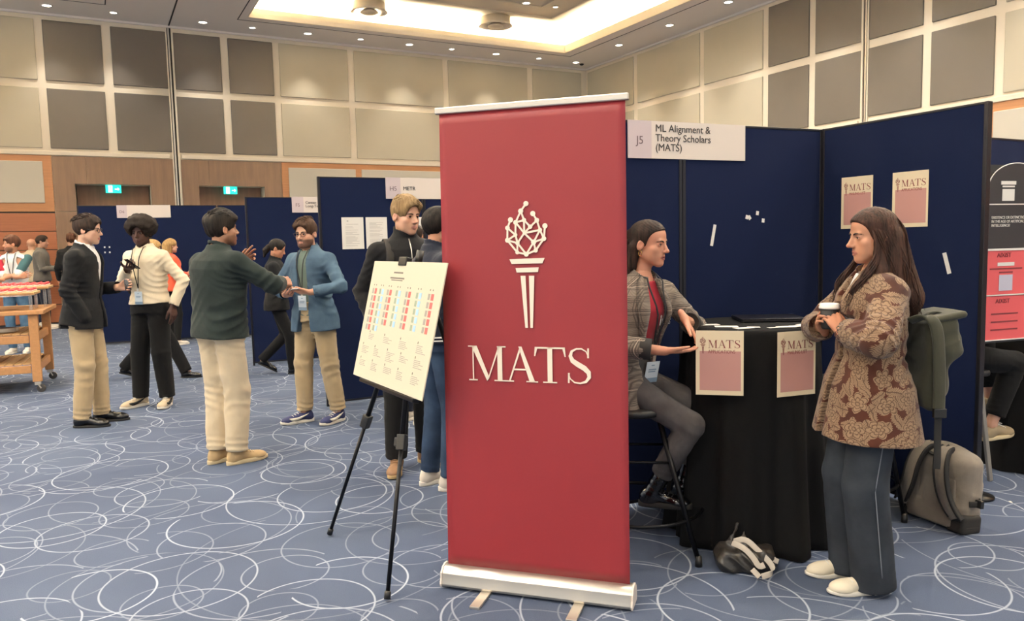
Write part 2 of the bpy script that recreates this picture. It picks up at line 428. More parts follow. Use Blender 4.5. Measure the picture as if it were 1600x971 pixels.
sd = MB().lathe([(.06, 0), (.06, -.02), (.04, -.04), (0, -.045)], 20).build('smoke_sensor', mat('black_plastic', '#1b1a19', .4), None, True, loc=(w[0]+ROOM_LOC[0], w[1]+ROOM_LOC[1], CEIL))
tag(sd, 'small dark ceiling sensor beside the corner downlight', 'sensor')

# --- emergency exit signs above the doors
m_exit = emis('green_exit_light', '#1fb3a4', 1.6); m_exitw = emis('white_exit_print', '#d9fff6', 2.5); m_blackp = bpy.data.materials['black_plastic']
for i, (u0, u1) in enumerate(((12.319, 12.627), (9.873, 10.172))):
    t = empty('exit_sign', ROOM_LOC, ROOM_RZ); tag(t, 'lit green emergency exit sign over the %s door' % ('left' if i == 0 else 'right'), 'exit sign', 'exit signs')
    MB().box((u0, -.14, 2.80), (u1, -.06, 2.975)).build('sign_box', m_exit, t, bevel=.006)
    mid = (u0+u1)/2
    pr_ = MB()   # door, running figure and arrow
    def q(x0, x1, z0, z1): pr_.box((mid-x1, -.061, z0), (mid-x0, -.057, z1))
    q(-.10, -.02, 2.815, 2.96); q(.03, .10, 2.875, 2.895)
    pr_.prism([(.12, 2.885), (.085, 2.92), (.085, 2.85)], (mid, -.061, 0), (-1, 0, 0), (0, 0, 1), (0, 1, 0), .004)
    pr_.build('exit_pictogram', m_exitw, t)
    fg = MB()
    pts = [(-.055, 2.945)]; fg.prism([(-.055+.012*math.cos(a*PI/4), 2.94+.012*math.sin(a*PI/4)) for a in range(8)], (mid, -.057, 0), (-1, 0, 0), (0, 0, 1), (0, 1, 0), .003)
    for p0, p1 in (((-.06, 2.925), (-.065, 2.88)), ((-.065, 2.88), (-.04, 2.855)), ((-.04, 2.855), (-.05, 2.825)), ((-.065, 2.88), (-.09, 2.85)), ((-.06, 2.915), (-.035, 2.9)), ((-.06, 2.915), (-.085, 2.9))):
        fg.bar((mid-p0[0], -.056, p0[1]), (mid-p1[0], -.056, p1[1]), .011, .003, (0, 1, 0))
    fg.build('running_figure', m_exit, t)
# ------------------------------------------------------------------ sculpting: distance fields meshed with sparse surface nets
f32 = np.float32
def A_(*a): return np.array(a, dtype=np.float64)
def nrm(v): v = np.array(v, float); return v/(np.linalg.norm(v)+1e-12)
def smin(a, b, k):
    if k <= 0: return np.minimum(a, b)
    h = np.clip(.5+.5*(b-a)/k, 0, 1); return b+(a-b)*h-k*h*(1-h)
def smax(a, b, k): return -smin(-a, -b, k)

class Cap:
    def __init__(s, a, b, ra, rb=None, fl=None, fk=1.0):
        s.a = A_(*a); s.b = A_(*b); s.ra = ra; s.rb = ra if rb is None else rb; s.fl = None if fl is None else nrm(fl); s.fk = fk
        r = max(s.ra, s.rb); s.lo = np.minimum(s.a, s.b)-r; s.hi = np.maximum(s.a, s.b)+r
    def __call__(s, P):
        ab = s.b-s.a; L = max(float(ab@ab), 1e-9); a = s.a.astype(f32); c = (ab/L).astype(f32); ab = ab.astype(f32)
        x = P[:, 0]-a[0]; y = P[:, 1]-a[1]; z = P[:, 2]-a[2]; t = np.clip(x*c[0]+y*c[1]+z*c[2], 0, 1)
        x -= t*ab[0]; y -= t*ab[1]; z -= t*ab[2]
        if s.fl is not None: w = s.fl.astype(f32); m = (x*w[0]+y*w[1]+z*w[2])*f32(s.fk-1); x += m*w[0]; y += m*w[1]; z += m*w[2]
        return np.sqrt(x*x+y*y+z*z)-(f32(s.ra)+f32(s.rb-s.ra)*t)
class Ell:
    def __init__(s, c, r, R=None):
        s.c = A_(*c); s.r = A_(*r); s.R = None if R is None else np.array(R, float)
        m = s.r if R is None else np.full(3, s.r.max()); s.lo = s.c-m; s.hi = s.c+m
    def __call__(s, P):
        c = s.c.astype(f32); x = P[:, 0]-c[0]; y = P[:, 1]-c[1]; z = P[:, 2]-c[2]
        if s.R is not None: R = s.R.astype(f32); x, y, z = x*R[0, 0]+y*R[1, 0]+z*R[2, 0], x*R[0, 1]+y*R[1, 1]+z*R[2, 1], x*R[0, 2]+y*R[1, 2]+z*R[2, 2]
        r = (1/s.r).astype(f32); x *= r[0]; y *= r[1]; z *= r[2]; k0 = np.sqrt(x*x+y*y+z*z); x *= r[0]; y *= r[1]; z *= r[2]; k1 = np.sqrt(x*x+y*y+z*z)+f32(1e-6)
        return np.where(k0 < 1e-3, f32(-s.r.min()), k0*(k0-1)/k1)
class RBox:
    def __init__(s, c, h, R=None, rad=.01):
        s.c = A_(*c); s.h = A_(*h); s.R = None if R is None else np.array(R, float); s.rad = rad
        m = s.h if R is None else np.full(3, np.linalg.norm(s.h)); s.lo = s.c-m; s.hi = s.c+m
    def __call__(s, P):
        q = P-s.c.astype(f32)
        if s.R is not None: q = q@s.R.astype(f32)
        q = np.abs(q)-(s.h-s.rad).astype(f32); return np.sqrt((np.maximum(q, 0)**2).sum(1))+np.minimum(q.max(1), 0)-s.rad
class Half:
    """keeps the side away from n"""
    def __init__(s, o, n): s.o = A_(*o); s.n = nrm(n); s.lo = None
    def __call__(s, P): return (P-s.o.astype(f32))@s.n.astype(f32)
class Fn:
    def __init__(s, f, lo=None, hi=None): s.f = f; s.lo = None if lo is None else A_(*lo); s.hi = None if hi is None else A_(*hi)
    def __call__(s, P): return s.f(P)
class Loft:
    """trunk: stations (t, half width, half depth, depth offset) along o -> o + L*ax; xa/xb right vectors at both ends"""
    def __init__(s, o, e, xa, xb, prof, n=2.3, grow=0.0, t0=None, t1=None):
        s.o = A_(*o); s.ax = A_(*e)-s.o; s.L = np.linalg.norm(s.ax); s.ax /= s.L
        s.xa = nrm(xa); s.xb = nrm(xb); p = np.array(prof, float); s.T = p[:, 0]; s.a = p[:, 1]+grow; s.b = p[:, 2]+grow
        s.y = p[:, 3] if p.shape[1] > 3 else np.zeros(len(p)); s.n = n; s.t0 = s.T[0] if t0 is None else t0; s.t1 = s.T[-1] if t1 is None else t1
        m = max(s.a.max(), s.b.max()+abs(s.y).max())
        A = s.o+s.ax*s.L*s.t0; B = s.o+s.ax*s.L*s.t1; s.lo = np.minimum(A, B)-m; s.hi = np.maximum(A, B)+m
    def local(s, P):
        q = P-s.o.astype(f32); ax = s.ax.astype(f32); t = (q@ax)/f32(s.L)
        xa = nrm(s.xa-(s.xa@s.ax)*s.ax); xb = nrm(s.xb-(s.xb@s.ax)*s.ax); ya = np.cross(s.ax, xa); yb = np.cross(s.ax, xb)
        if np.allclose(xa, xb): return t, q@xa.astype(f32), q@ya.astype(f32)
        tc = np.clip(t, 0, 1); u = (q@xa.astype(f32))*(1-tc)+(q@xb.astype(f32))*tc; v = (q@ya.astype(f32))*(1-tc)+(q@yb.astype(f32))*tc
        k = 1/np.sqrt((1-tc)**2+tc**2+2*tc*(1-tc)*f32(xa@xb)); return t, u*k, v*k
    def __call__(s, P):
        t, u, v = s.local(P); tc = np.clip(t, s.t0, s.t1)
        g_ = np.linspace(s.T[0], s.T[-1], 256); ix = np.clip((tc-s.T[0])*(255/(s.T[-1]-s.T[0])), 0, 254.99); i0 = ix.astype(np.int32); fr = (ix-i0).astype(f32)
        def tab(w): w = np.interp(g_, s.T, w).astype(f32); return w[i0]+(w[i0+1]-w[i0])*fr
        a = tab(s.a); b = tab(s.b); y = tab(s.y)
        l_ = np.log(np.abs(u/a)+f32(1e-6))*f32(s.n); m_ = np.log(np.abs((v-y)/b)+f32(1e-6))*f32(s.n); q = np.exp(np.log(np.exp(l_)+np.exp(m_))/f32(s.n))
        d = (q-1)*np.minimum(a, b)*np.where(q < 1, 1, .95)
        dz = np.maximum((s.t0-t)*s.L, (t-s.t1)*s.L)
        return np.where(dz > 0, np.sqrt(np.maximum(d, 0)**2+dz**2), np.maximum(d, dz)).astype(f32)
    def at(s, t, u=None, ang=None, off=0.0):
        """point on the surface: front side at sideways offset u, or at angle ang from the front"""
        a = np.interp(t, s.T, s.a); b = np.interp(t, s.T, s.b); y = np.interp(t, s.T, s.y); tc = np.clip(t, 0, 1)
        x = s.xa*(1-tc)+s.xb*tc; x = nrm(x-(x@s.ax)*s.ax); yy = np.cross(s.ax, x)
        if ang is None: v = b*(max(0, 1-abs(u/a)**s.n))**(1/s.n)
        else:
            c_, s_ = math.cos(ang), math.sin(ang); k = 1/((abs(s_)/a)**s.n+(abs(c_)/b)**s.n)**(1/s.n); u = k*s_; v = k*c_
        return s.o+s.ax*s.L*t+x*u+yy*(v+y+off)

class S:
    def __init__(s): s.ops = []; s.lo = np.full(3, 1e9); s.hi = np.full(3, -1e9)
    def add(s, p, k=0.0):
        s.ops.append((0, p, k))
        if p.lo is not None: s.lo = np.minimum(s.lo, p.lo); s.hi = np.maximum(s.hi, p.hi)
        return s
    def sub(s, p, k=0.0): s.ops.append((1, p, k)); return s
    def cut(s, p, k=0.0): s.ops.append((2, p, k)); return s      # intersect
    def disp(s, f): s.ops.append((3, f, 0)); return s
    def __call__(s, P):
        d = np.full(len(P), 1e3, dtype=f32); first = True
        lo = np.array([P[:, i].min() for i in range(3)]); hi = np.array([P[:, i].max() for i in range(3)])
        for op, p, k in s.ops:
            if op < 2 and getattr(p, 'lo', None) is not None:
                g = np.maximum(0, np.maximum(p.lo-hi, lo-p.hi))
                if g@g > (.07+k)**2: continue
            if op == 0:
                q = p(P); d = q.astype(f32) if first else smin(d, q, f32(k)); first = False
            elif first: continue
            elif op == 1: d = smax(d, -p(P), f32(k))
            elif op == 2: d = smax(d, p(P), f32(k))
            else: d = d+p(P)
        return d.astype(f32)

def surf(s, h, B=4, pad=.02, margin=1.25):
    """sparse surface nets -> verts (n,3), quads (m,4)"""
    K = 4; lo = s.lo-pad; hi = s.hi+pad; n = (np.ceil((hi-lo)/(B*K*h)).astype(int)+1)*K
    def grid(n_): return np.stack(np.meshgrid(*[np.arange(k) for k in n_], indexing='ij'), -1).reshape(-1, 3)
    def live(g_, size):
        out = []
        for c in np.array_split(g_, max(1, len(g_)//12000)): out.append(np.abs(s(np.asfortranarray((lo+(c+.5)*size).astype(f32)))) < size*.87*margin+.004)
        return g_[np.concatenate(out)]
    g = live(grid(n//K), B*K*h); 
    if len(g): g = (g[:, None, :]*K+grid((K, K, K))[None]).reshape(-1, 3); g = g[np.lexsort((g[:, 0], g[:, 1], g[:, 2]))]; g = live(g, B*h)*B
    if len(g) == 0: return np.zeros((0, 3)), np.zeros((0, 4), int)
    o = np.stack(np.meshgrid(*[np.arange(B+1)]*3, indexing='ij'), -1).reshape(-1, 3)
    vals = np.empty((len(g), len(o)), dtype=f32); step = max(1, 30000//len(o))
    for i in range(0, len(g), step):
        P = np.asfortranarray((lo+(g[i:i+step, None, :]+o[None])*h).astype(f32).reshape(-1, 3))
        vals[i:i+step] = s(P).reshape(-1, len(o))
    vals = vals.reshape(-1, B+1, B+1, B+1)
    C8 = [(0, 0, 0), (1, 0, 0), (0, 1, 0), (1, 1, 0), (0, 0, 1), (1, 0, 1), (0, 1, 1), (1, 1, 1)]
    cv = np.stack([vals[:, a:a+B, b:b+B, c:c+B] for a, b, c in C8], -1)
    ins = cv < 0; any_ = ins.any(-1) & ~ins.all(-1)
    bi, ii, jj, kk = np.nonzero(any_); v8 = cv[bi, ii, jj, kk]; cell = g[bi]+np.stack([ii, jj, kk], 1)
    acc = np.zeros((len(cell), 3)); cnt = np.zeros(len(cell)); C8a = np.array(C8, float)
    for a in range(8):
        for b in range(a+1, 8):
            if bin(a ^ b).count('1') != 1: continue
            x, y = v8[:, a], v8[:, b]; m = (x < 0) != (y < 0)
            t = np.where(m, x/np.where(np.abs(x-y) < 1e-12, 1e-12, x-y), 0)
            acc += m[:, None]*(C8a[a]+(C8a[b]-C8a[a])*t[:, None]); cnt += m
    V = lo+(cell+acc/cnt[:, None])*h
    N = (n*B+2).astype(np.int64); key = (cell[:, 0].astype(np.int64)*N[1]+cell[:, 1])*N[2]+cell[:, 2]
    order = np.argsort(key); sk = key[order]
    Q = []
    for ax, cb in ((0, 1), (1, 2), (2, 4)):
        x, y = v8[:, 0], v8[:, cb]; m = np.nonzero((x < 0) != (y < 0))[0]
        if len(m) == 0: continue
        a1, a2 = (ax+1) % 3, (ax+2) % 3; e1 = np.zeros(3, int); e1[a1] = 1; e2 = np.zeros(3, int); e2[a2] = 1
        ids = []; ok = np.ones(len(m), bool)
        for d in (0*e1, e1, e1+e2, e2):
            c = cell[m]-d; kk_ = (c[:, 0].astype(np.int64)*N[1]+c[:, 1])*N[2]+c[:, 2]
            p = np.clip(np.searchsorted(sk, kk_), 0, len(sk)-1); ok &= sk[p] == kk_; ids.append(order[p])
        q = np.stack(ids, 1); fl = (x[m] < 0); q[~fl] = q[~fl][:, ::-1]; Q.append(q[ok])
    return V, np.concatenate(Q) if Q else np.zeros((0, 4), int)

def wob(P, f, seed=0, n=5):
    """cheap smooth pseudo-noise in about -1..1"""
    r = np.random.RandomState(seed); d = np.zeros(len(P), dtype=f32)
    for i in range(n):
        w = (nrm(r.normal(size=3))*f*r.uniform(.6, 1.5)).astype(f32); d += np.sin(P@w+f32(r.uniform(0, 6.28)))
    return d/n*1.5
def folds(o, n, f, amp, rad, seed=0):
    """creases across direction n near point o"""
    o = A_(*o); n = nrm(n)
    def fn(P):
        q = P-o.astype(f32); r2 = np.einsum('ij,ij->i', q, q); out = np.zeros(len(P), f32); i = np.nonzero(r2 < 4.5*rad*rad)[0]
        if len(i):
            m = np.exp(-r2[i]/(rad*rad)); w = q[i]@n.astype(f32)
            out[i] = amp*m*(np.abs(np.sin(f*w+4.5*wob(P[i], 11, seed, 4)))-.5)
        return out
    return fn
def crumple(amp, f, seed=0):
    return lambda P: (amp*(np.abs(wob(P+.02*wob(P, f*.7, seed+7)[:, None], f, seed))-.35)).astype(f32)
def part(name, s, h, m, parent, smooth=True, **kw):
    V, Q = surf(s, h, **kw); return obj(name, mesh_from(name, V, Q, m, smooth=smooth), parent)
def mats_glyphs(mb, o, X, Y, N, h, t, mi=0, gap=1.0):
    """serif letters M A T S, cap height h, as flat polygons; returns advance"""
    X = nrm(X); Y = nrm(Y); N = nrm(N); x = 0.0
    def P(poly): mb.prism([(x*h+a*h, b*h) for a, b in poly], o, X, Y, N, t, mi)
    def serif(cx, y, w, up): P([(cx-w/2, y), (cx+w/2, y), (cx+w/2, y+.035*up), (cx-w/2, y+.035*up)][::(1 if up > 0 else -1)])
    # M
    P([(.13, .0), (.165, .0), (.165, 1.0), (.13, 1.0)]); P([(.10, 1.0), (.26, 1.0), (.62, .12), (.56, .0)]); P([(.56, .0), (.615, .06), (.96, 1.0), (.91, 1.0)]); P([(.88, 0), (1.02, 0), (1.02, 1), (.88, 1)])
    for cx, y, w, u in ((.145, 0, .26, 1), (.95, 0, .34, 1), (.12, 1, .24, -1), (1.0, 1, .26, -1)): serif(cx, y, w, u)
    x += 1.2*gap
    # A
    P([(.10, 0), (.145, 0), (.47, .92), (.44, 1.0)]); P([(.40, 1.0), (.49, 1.0), (.88, 0), (.72, 0)]); P([(.22, .33), (.68, .33), (.66, .375), (.24, .375)])
    for cx, w in ((.12, .27), (.79, .34)): serif(cx, 0, w, 1)
    x += .93*gap
    # T
    P([(.38, 0), (.52, 0), (.52, 1), (.38, 1)]); P([(.02, .955), (.88, .955), (.88, 1.0), (.02, 1.0)]); P([(.0, .74), (.03, .74), (.09, .955), (.02, 1.0)]); P([(.87, .74), (.90, .74), (.88, 1.0), (.81, .955)]); serif(.45, 0, .4, 1)
    x += 1.0*gap
    # S: a stroke of changing width
    ctrl = [(.60, .78), (.55, .90), (.42, .975), (.28, .97), (.15, .90), (.11, .77), (.17, .64), (.32, .54), (.50, .44), (.62, .32), (.63, .19), (.54, .07), (.38, .02), (.22, .04), (.10, .14), (.06, .27)]
    wd = [.02, .03, .04, .045, .07, .10, .13, .145, .145, .13, .10, .07, .045, .04, .03, .02]
    C_ = np.array(ctrl); T = np.gradient(C_, axis=0); T /= np.linalg.norm(T, axis=1)[:, None]; Nn = np.stack([-T[:, 1], T[:, 0]], 1); W = np.array(wd)[:, None]/2
    A, B = C_+Nn*W, C_-Nn*W
    for i in range(len(ctrl)-1): P([tuple(A[i]), tuple(B[i]), tuple(B[i+1]), tuple(A[i+1])][::-1][::-1])
    P([(.58, .72), (.63, .72), (.63, .99), (.585, .99)]); P([(.035, .02), (.08, .02), (.09, .30), (.04, .30)])
    return (x+.7)*h
NODES = [(336, 58, 13), (309, 93, 13), (370, 107, 13), (390, 140, 12), (256, 134, 13), (240, 173, 12), (282, 147, 12), (325, 137, 11), (356, 170, 11), (430, 168, 13), (405, 187, 11), (280, 208, 10), (325, 200, 8), (238, 233, 12), (424, 229, 12), (290, 248, 11), (372, 245, 13), (288, 293, 10), (334, 303, 12), (382, 285, 11)]
EDGES = [(0, 1), (1, 6), (1, 7), (6, 7), (6, 11), (6, 12), (7, 12), (7, 8), (8, 3), (8, 12), (2, 3), (3, 10), (12, 10), (10, 14), (9, 14), (10, 16), (14, 16), (14, 19), (16, 19), (16, 12), (12, 15), (15, 18), (16, 18), (15, 17), (17, 18), (18, 19), (13, 17), (13, 15), (13, 5), (4, 5), (5, 11), (11, 13), (11, 15)]
def torch(mb, o, X, Y, N, s, t, mi=0):
    """torch emblem; units: crop pixels times s, origin at the bottom of the handle"""
    X = nrm(X); Y = nrm(Y); N = nrm(N); f = lambda x, y: ((x-340)*s, (664-y)*s)
    for i, (a, b) in enumerate(EDGES):
        (x0, y0), (x1, y1) = f(*NODES[a][:2]), f(*NODES[b][:2]); d = nrm((x1-x0, y1-y0)); w = 4.6*s; n = (-d[1]*w, d[0]*w)
        mb.prism([(x0+n[0], y0+n[1]), (x0-n[0], y0-n[1]), (x1-n[0], y1-n[1]), (x1+n[0], y1+n[1])], o, X, Y, N, t, mi)
    for x, y, r in NODES: c = f(x, y); mb.prism([(c[0]+r*s*math.cos(a), c[1]+r*s*math.sin(a)) for a in np.linspace(0, 2*PI, 14, endpoint=False)], o, X, Y, N, t*1.15, mi)
    for poly in ([(258, 350), (415, 348), (426, 322), (247, 326)], [(283, 392), (392, 390), (396, 367), (278, 370)], [(323, 664), (337, 664), (328, 408), (303, 408)], [(349, 664), (362, 664), (373, 408), (346, 408)]):
        mb.prism([f(x, y) for x, y in poly], o, X, Y, N, t, mi)
# ------------------------------------------------------------------ people
def skin_mat():
    k = NT('skin'); at = k.n('ShaderNodeAttribute'); at.attribute_name = 'tone'
    nz = k.noise(k.coord(), 90, 3)
    k.l(k.mix(k.math('MULTIPLY', nz, .12), at.outputs['Color'], (.35, .12, .08, 1)), k.b.inputs['Base Color'])
    k.b.inputs['Roughness'].default_value = .5; k.b.inputs['Subsurface Weight'].default_value = .12; k.b.inputs['Subsurface Radius'].default_value = (.012, .004, .002)
    k.b.inputs['Subsurface Scale'].default_value = .6
    k.bump(k.noise(k.coord(), 400, 2), .06, .001); return k.m
m_skin = skin_mat()
def hair_mat(name, col, hi, st=(70, 70, 6), rough=.62):
    k = NT(name); a = k.noise(k.coord(st), 1.0, 4, .65)
    k.l(k.mix(k.ramp(a, .35, .72), lin(col), lin(hi)), k.b.inputs['Base Color']); k.b.inputs['Roughness'].default_value = rough; k.b.inputs['Specular IOR Level'].default_value = .22
    k.bump(a, .5, .006); return k.m
m_eyew = mat('eye_white', '#d9d0c8', .2); m_iris = mat('iris_brown', '#2a1710', .15); m_lens = mat('black_frame', '#171312', .3)
def fabric(name, col, var=.1, vscale=9, bump=.35, bscale=420, rough=.9, sheen=.15, fold=.25):
    c = lin(col); k = NT(name); P = k.coord()
    a = k.noise(P, vscale, 4); b_ = k.noise(P, bscale, 2)
    k.l(k.mix(k.ramp(a, .3, .7), tint(c, 1-var), tint(c, 1+var)), k.b.inputs['Base Color'])
    k.b.inputs['Roughness'].default_value = rough; k.b.inputs['Sheen Weight'].default_value = sheen; k.b.inputs['Specular IOR Level'].default_value = .25
    cr = k.noise(k.coord((1, 1, .5), (.5, .3, 0)), 17, 2, .4); rd = k.math('SUBTRACT', 1.0, k.math('ABSOLUTE', k.math('MULTIPLY', k.math('SUBTRACT', cr, .5), 5.0)), clamp=True)
    k.bump(k.math('ADD', k.math('MULTIPLY', b_, .12*bump), k.math('MULTIPLY', k.math('ADD', cr, k.math('MULTIPLY', rd, .35)), fold)), .7, .014); return k.m

EYE_X = .031
def m_browm(c):
    n = 'brow_hair_'+c[1:]; return bpy.data.materials.get(n) or mat(n, c, .8)
def head_sdf(o):
    """canonical head: x right, y forward, z up; crown about .118, chin about -.112"""
    jw = o.get('jaw', 1.0); ns = o.get('nose', 1.0); s = S()
    s.add(Ell((0, -.012, .035), (.0745, .094, .083)))
    s.add(Ell((0, .02, -.028), (.0615*jw, .066, .083)), .03)
    for sg in (-1, 1):
        s.add(Cap((sg*.050*jw, -.002, -.055), (sg*.018*jw, .064, -.094), .017, .015), .025)
        s.add(Ell((sg*.041, .054, -.024), (.023, .022, .02)), .02)
    for sg in (-1, 1): s.add(Ell((sg*.036*jw, .042, -.056), (.024, .026, .034)), .025)
    s.add(Ell((0, .07, -.097), (.021*jw, .02, .0165)), .02)
    s.add(Ell((0, .036, .05), (.06, .049, .05)), .03)
    s.add(Cap((-.036, .08, .021), (.036, .08, .021), .0085), .014)
    s.add(Ell((0, .07, -.06), (.032, .0235, .027)), .02)
    s.add(Cap((0, .076, .012), (0, .083, -.028), .012, .0155), .012)
    s.add(Cap((0, .086, .016), (0, .086+.021*ns, -.026), .0072, .0098), .011)
    s.add(Ell((0, .0865+.0235*ns, -.030), (.0115, .0115, .0095)), .006)
    for sg in (-1, 1):
        s.add(Ell((sg*.0112, .1, -.0345), (.0072, .009, .0068)), .005)
        s.sub(Ell((sg*EYE_X, .0985, .0035), (.019, .0165, .0125)), .012)
        s.add(Ell((sg*EYE_X, .0735, .003), (.0165, .0148, .0142)), .004)
        s.sub(Ell((sg*EYE_X, .0905, .0022), (.013, .0095, o.get('lid', .0042))), .002)
        s.add(Cap((sg*.021, .085, -.0635), (sg*.004, .0945, -.0598), .0036, .0054), .004)
        s.add(Cap((sg*.019, .085, -.0675), (0, .0935, -.0712), .0038, .0064), .004)
    if o.get('open'): s.sub(Ell((0, .1, -.0658), (.017, .018, .0052)), .003)
    else: s.sub(Cap((-.022, .0985, -.0655), (.022, .0985, -.0655), .0022), .003)
    for sg in (-1, 1):
        R = rotm('Y', sg*-.12)@rotm('Z', sg*.35)@rotm('X', -.15)
        s.add(Ell((sg*.0785, -.008, -.004), (.0085, .0185, .031), R), .004)
        s.sub(Ell((sg*.0855, -.003, -.001), (.006, .0095, .0165), R), .004)
    if o.get('beard'):
        bd = o['beard']
        s.add(Ell((0, .052, -.09), (.05, .045*bd, .034*bd)), .014); s.sub(Cap((-.02, .1, -.0655), (.02, .1, -.0655), .003), .004)
    return s

def head_tone(V, o):
    sk = np.array(lin(o['skin'])[:3]); n = len(V); x, y, z = np.abs(V[:, 0]), V[:, 1], V[:, 2]
    c = np.tile(sk, (n, 1))
    def paint(mask, col, k=1.0):
        nonlocal c; m = (np.clip(mask, 0, 1)*k)[:, None]; c = c*(1-m)+np.array(col)*m
    g = lambda cx, cy, cz, r: np.exp(-(((x-cx)**2+(y-cy)**2+(z-cz)**2)/(r*r)))
    warm = sk*np.array([1.05, .78, .75]); paint(g(.042, .075, -.03, .022), warm, .22); paint(g(0, .11, -.03, .014), warm, .5); paint(g(.08, -.01, 0, .03), warm, .4)
    lip = np.array(lin(o.get('lip', '#a05a50'))[:3])
    lz = -.0655; paint(((y > .083) & (x < .0245) & (np.abs(z-lz) < .0125*(1-(x/.028)**2))).astype(float), lip, .85)
    br = np.array(lin(o.get('brow', '#1d1411'))[:3]); bz = .0185+.004*np.sin(np.clip((x-.012)/.04, 0, 1)*PI)-np.clip(x-.042, 0, 1)*.5
    paint(((y > .06) & (x > .013) & (x < .052) & (np.abs(z-bz) < .0035)).astype(float), br, .35)
    # lash line
    d = np.sqrt(((x-EYE_X)/.0155)**2+((z-.0025)/.0068)**2); paint(((y > .08) & (np.abs(d-.95) < .22) & (z > .0)).astype(float), br*.7, .25)
    if o.get('stubble') or o.get('beard'):
        bc = np.array(lin(o.get('beardcol', '#2a1a12'))[:3]); m = np.clip((-.036-z)/.012, 0, 1)*np.clip((y+.008)/.02, 0, 1)*(1-((y > .083) & (x < .021) & (np.abs(z-lz) < .0085)))
        m = np.where((z > -.052) & (x < .03), 0, m) if not o.get('beard') else np.where((z > -.046) & (x < .035) & (y > .05), np.clip((-.039-z)/.004, 0, 1)*m, m)
        m = m*np.where(z < -.115, 0, 1); paint(m, bc, .9 if o.get('beard') else o['stubble'])
    return c

def hand_sdf(L=1, spread=1.0, curl=(.25, .3, .35, .4), thumb=.5, thumb_out=.6):
    """canonical hand: wrist at origin, fingers along +y, palm faces -z, thumb on +x*L side"""
    s = S(); kn = [(.031, .082), (.010, .088), (-.011, .083), (-.030, .074)]; ln = [(.040, .024, .019), (.044, .028, .020), (.041, .026, .019), (.032, .020, .017)]
    s.add(Cap((0, -.05, 0), (0, .005, 0), .0265, .0255, (0, 0, 1), 1.3))
    for (x, y) in kn: s.add(Cap((x*.5*L, .008, 0), (x*L, y, 0), .0135, .0115, (0, 0, 1), 1.15), .012)
    s.add(Cap((.015*L, .02, -.004), (.022*L, .055, -.004), .016, .013), .012); s.add(Cap((-.02*L, .02, -.004), (-.026*L, .06, -.003), .013, .011), .012)
    for i, ((x, y), l3) in enumerate(zip(kn, ln)):
        p = A_(x*L, y, 0); a = 0; sp = (x-.0)*1.6*spread
        for j, l in enumerate(l3):
            a += curl[i]*(1.0, 1.25, .9)[j]
            q = p+l*A_(math.sin(sp)*math.cos(a)*L, math.cos(a)*math.cos(sp), -math.sin(a)); r = (.0092, .0083, .0074)[j]*(.88 if i == 3 else 1)
            s.add(Cap(p, q, r, r*.93), .004 if j == 0 else .002); p = q
    p = A_(.022*L, .022, -.006); a = thumb_out
    d1 = nrm((math.sin(a)*L, math.cos(a), -.35*thumb)); q = p+.045*d1; s.add(Cap(p, q, .0145, .0115), .010)
    d2 = nrm((math.sin(a-.35*thumb-.15)*L, math.cos(a-.35*thumb-.15), -.55*thumb)); r_ = q+.033*d2; s.add(Cap(q, r_, .011, .0098), .003)
    d3 = nrm((math.sin(a-.7*thumb-.2)*L, math.cos(a-.7*thumb-.2), -.7*thumb)); s.add(Cap(r_, r_+.026*d3, .0098, .0082), .002)
    return s

def ik(a, b, l1, l2, hint):
    a = A_(*a); b = A_(*b); d = b-a; D = np.linalg.norm(d)
    if D > (l1+l2)*.999: b = a+d/D*(l1+l2)*.999; d = b-a; D = np.linalg.norm(d)
    n = d/D; x = (l1*l1-l2*l2+D*D)/(2*D); h = math.sqrt(max(l1*l1-x*x, 1e-6)); q = A_(*hint); q = q-(q@n)*n
    return a+n*x+nrm(q)*h, b

MEN = [(-.12, .163, .112), (0, .168, .118), (.22, .152, .105), (.5, .166, .114), (.74, .176, .118), (.85, .158, .105), (.92, .12, .088), (.98, .083, .072), (1.06, .058, .06)]
WOM = [(-.12, .168, .115), (0, .170, .118), (.24, .132, .095), (.45, .142, .1), (.68, .155, .118, .012), (.77, .154, .11, .008), (.85, .138, .092), (.92, .104, .078), (.98, .072, .064), (1.06, .05, .052)]

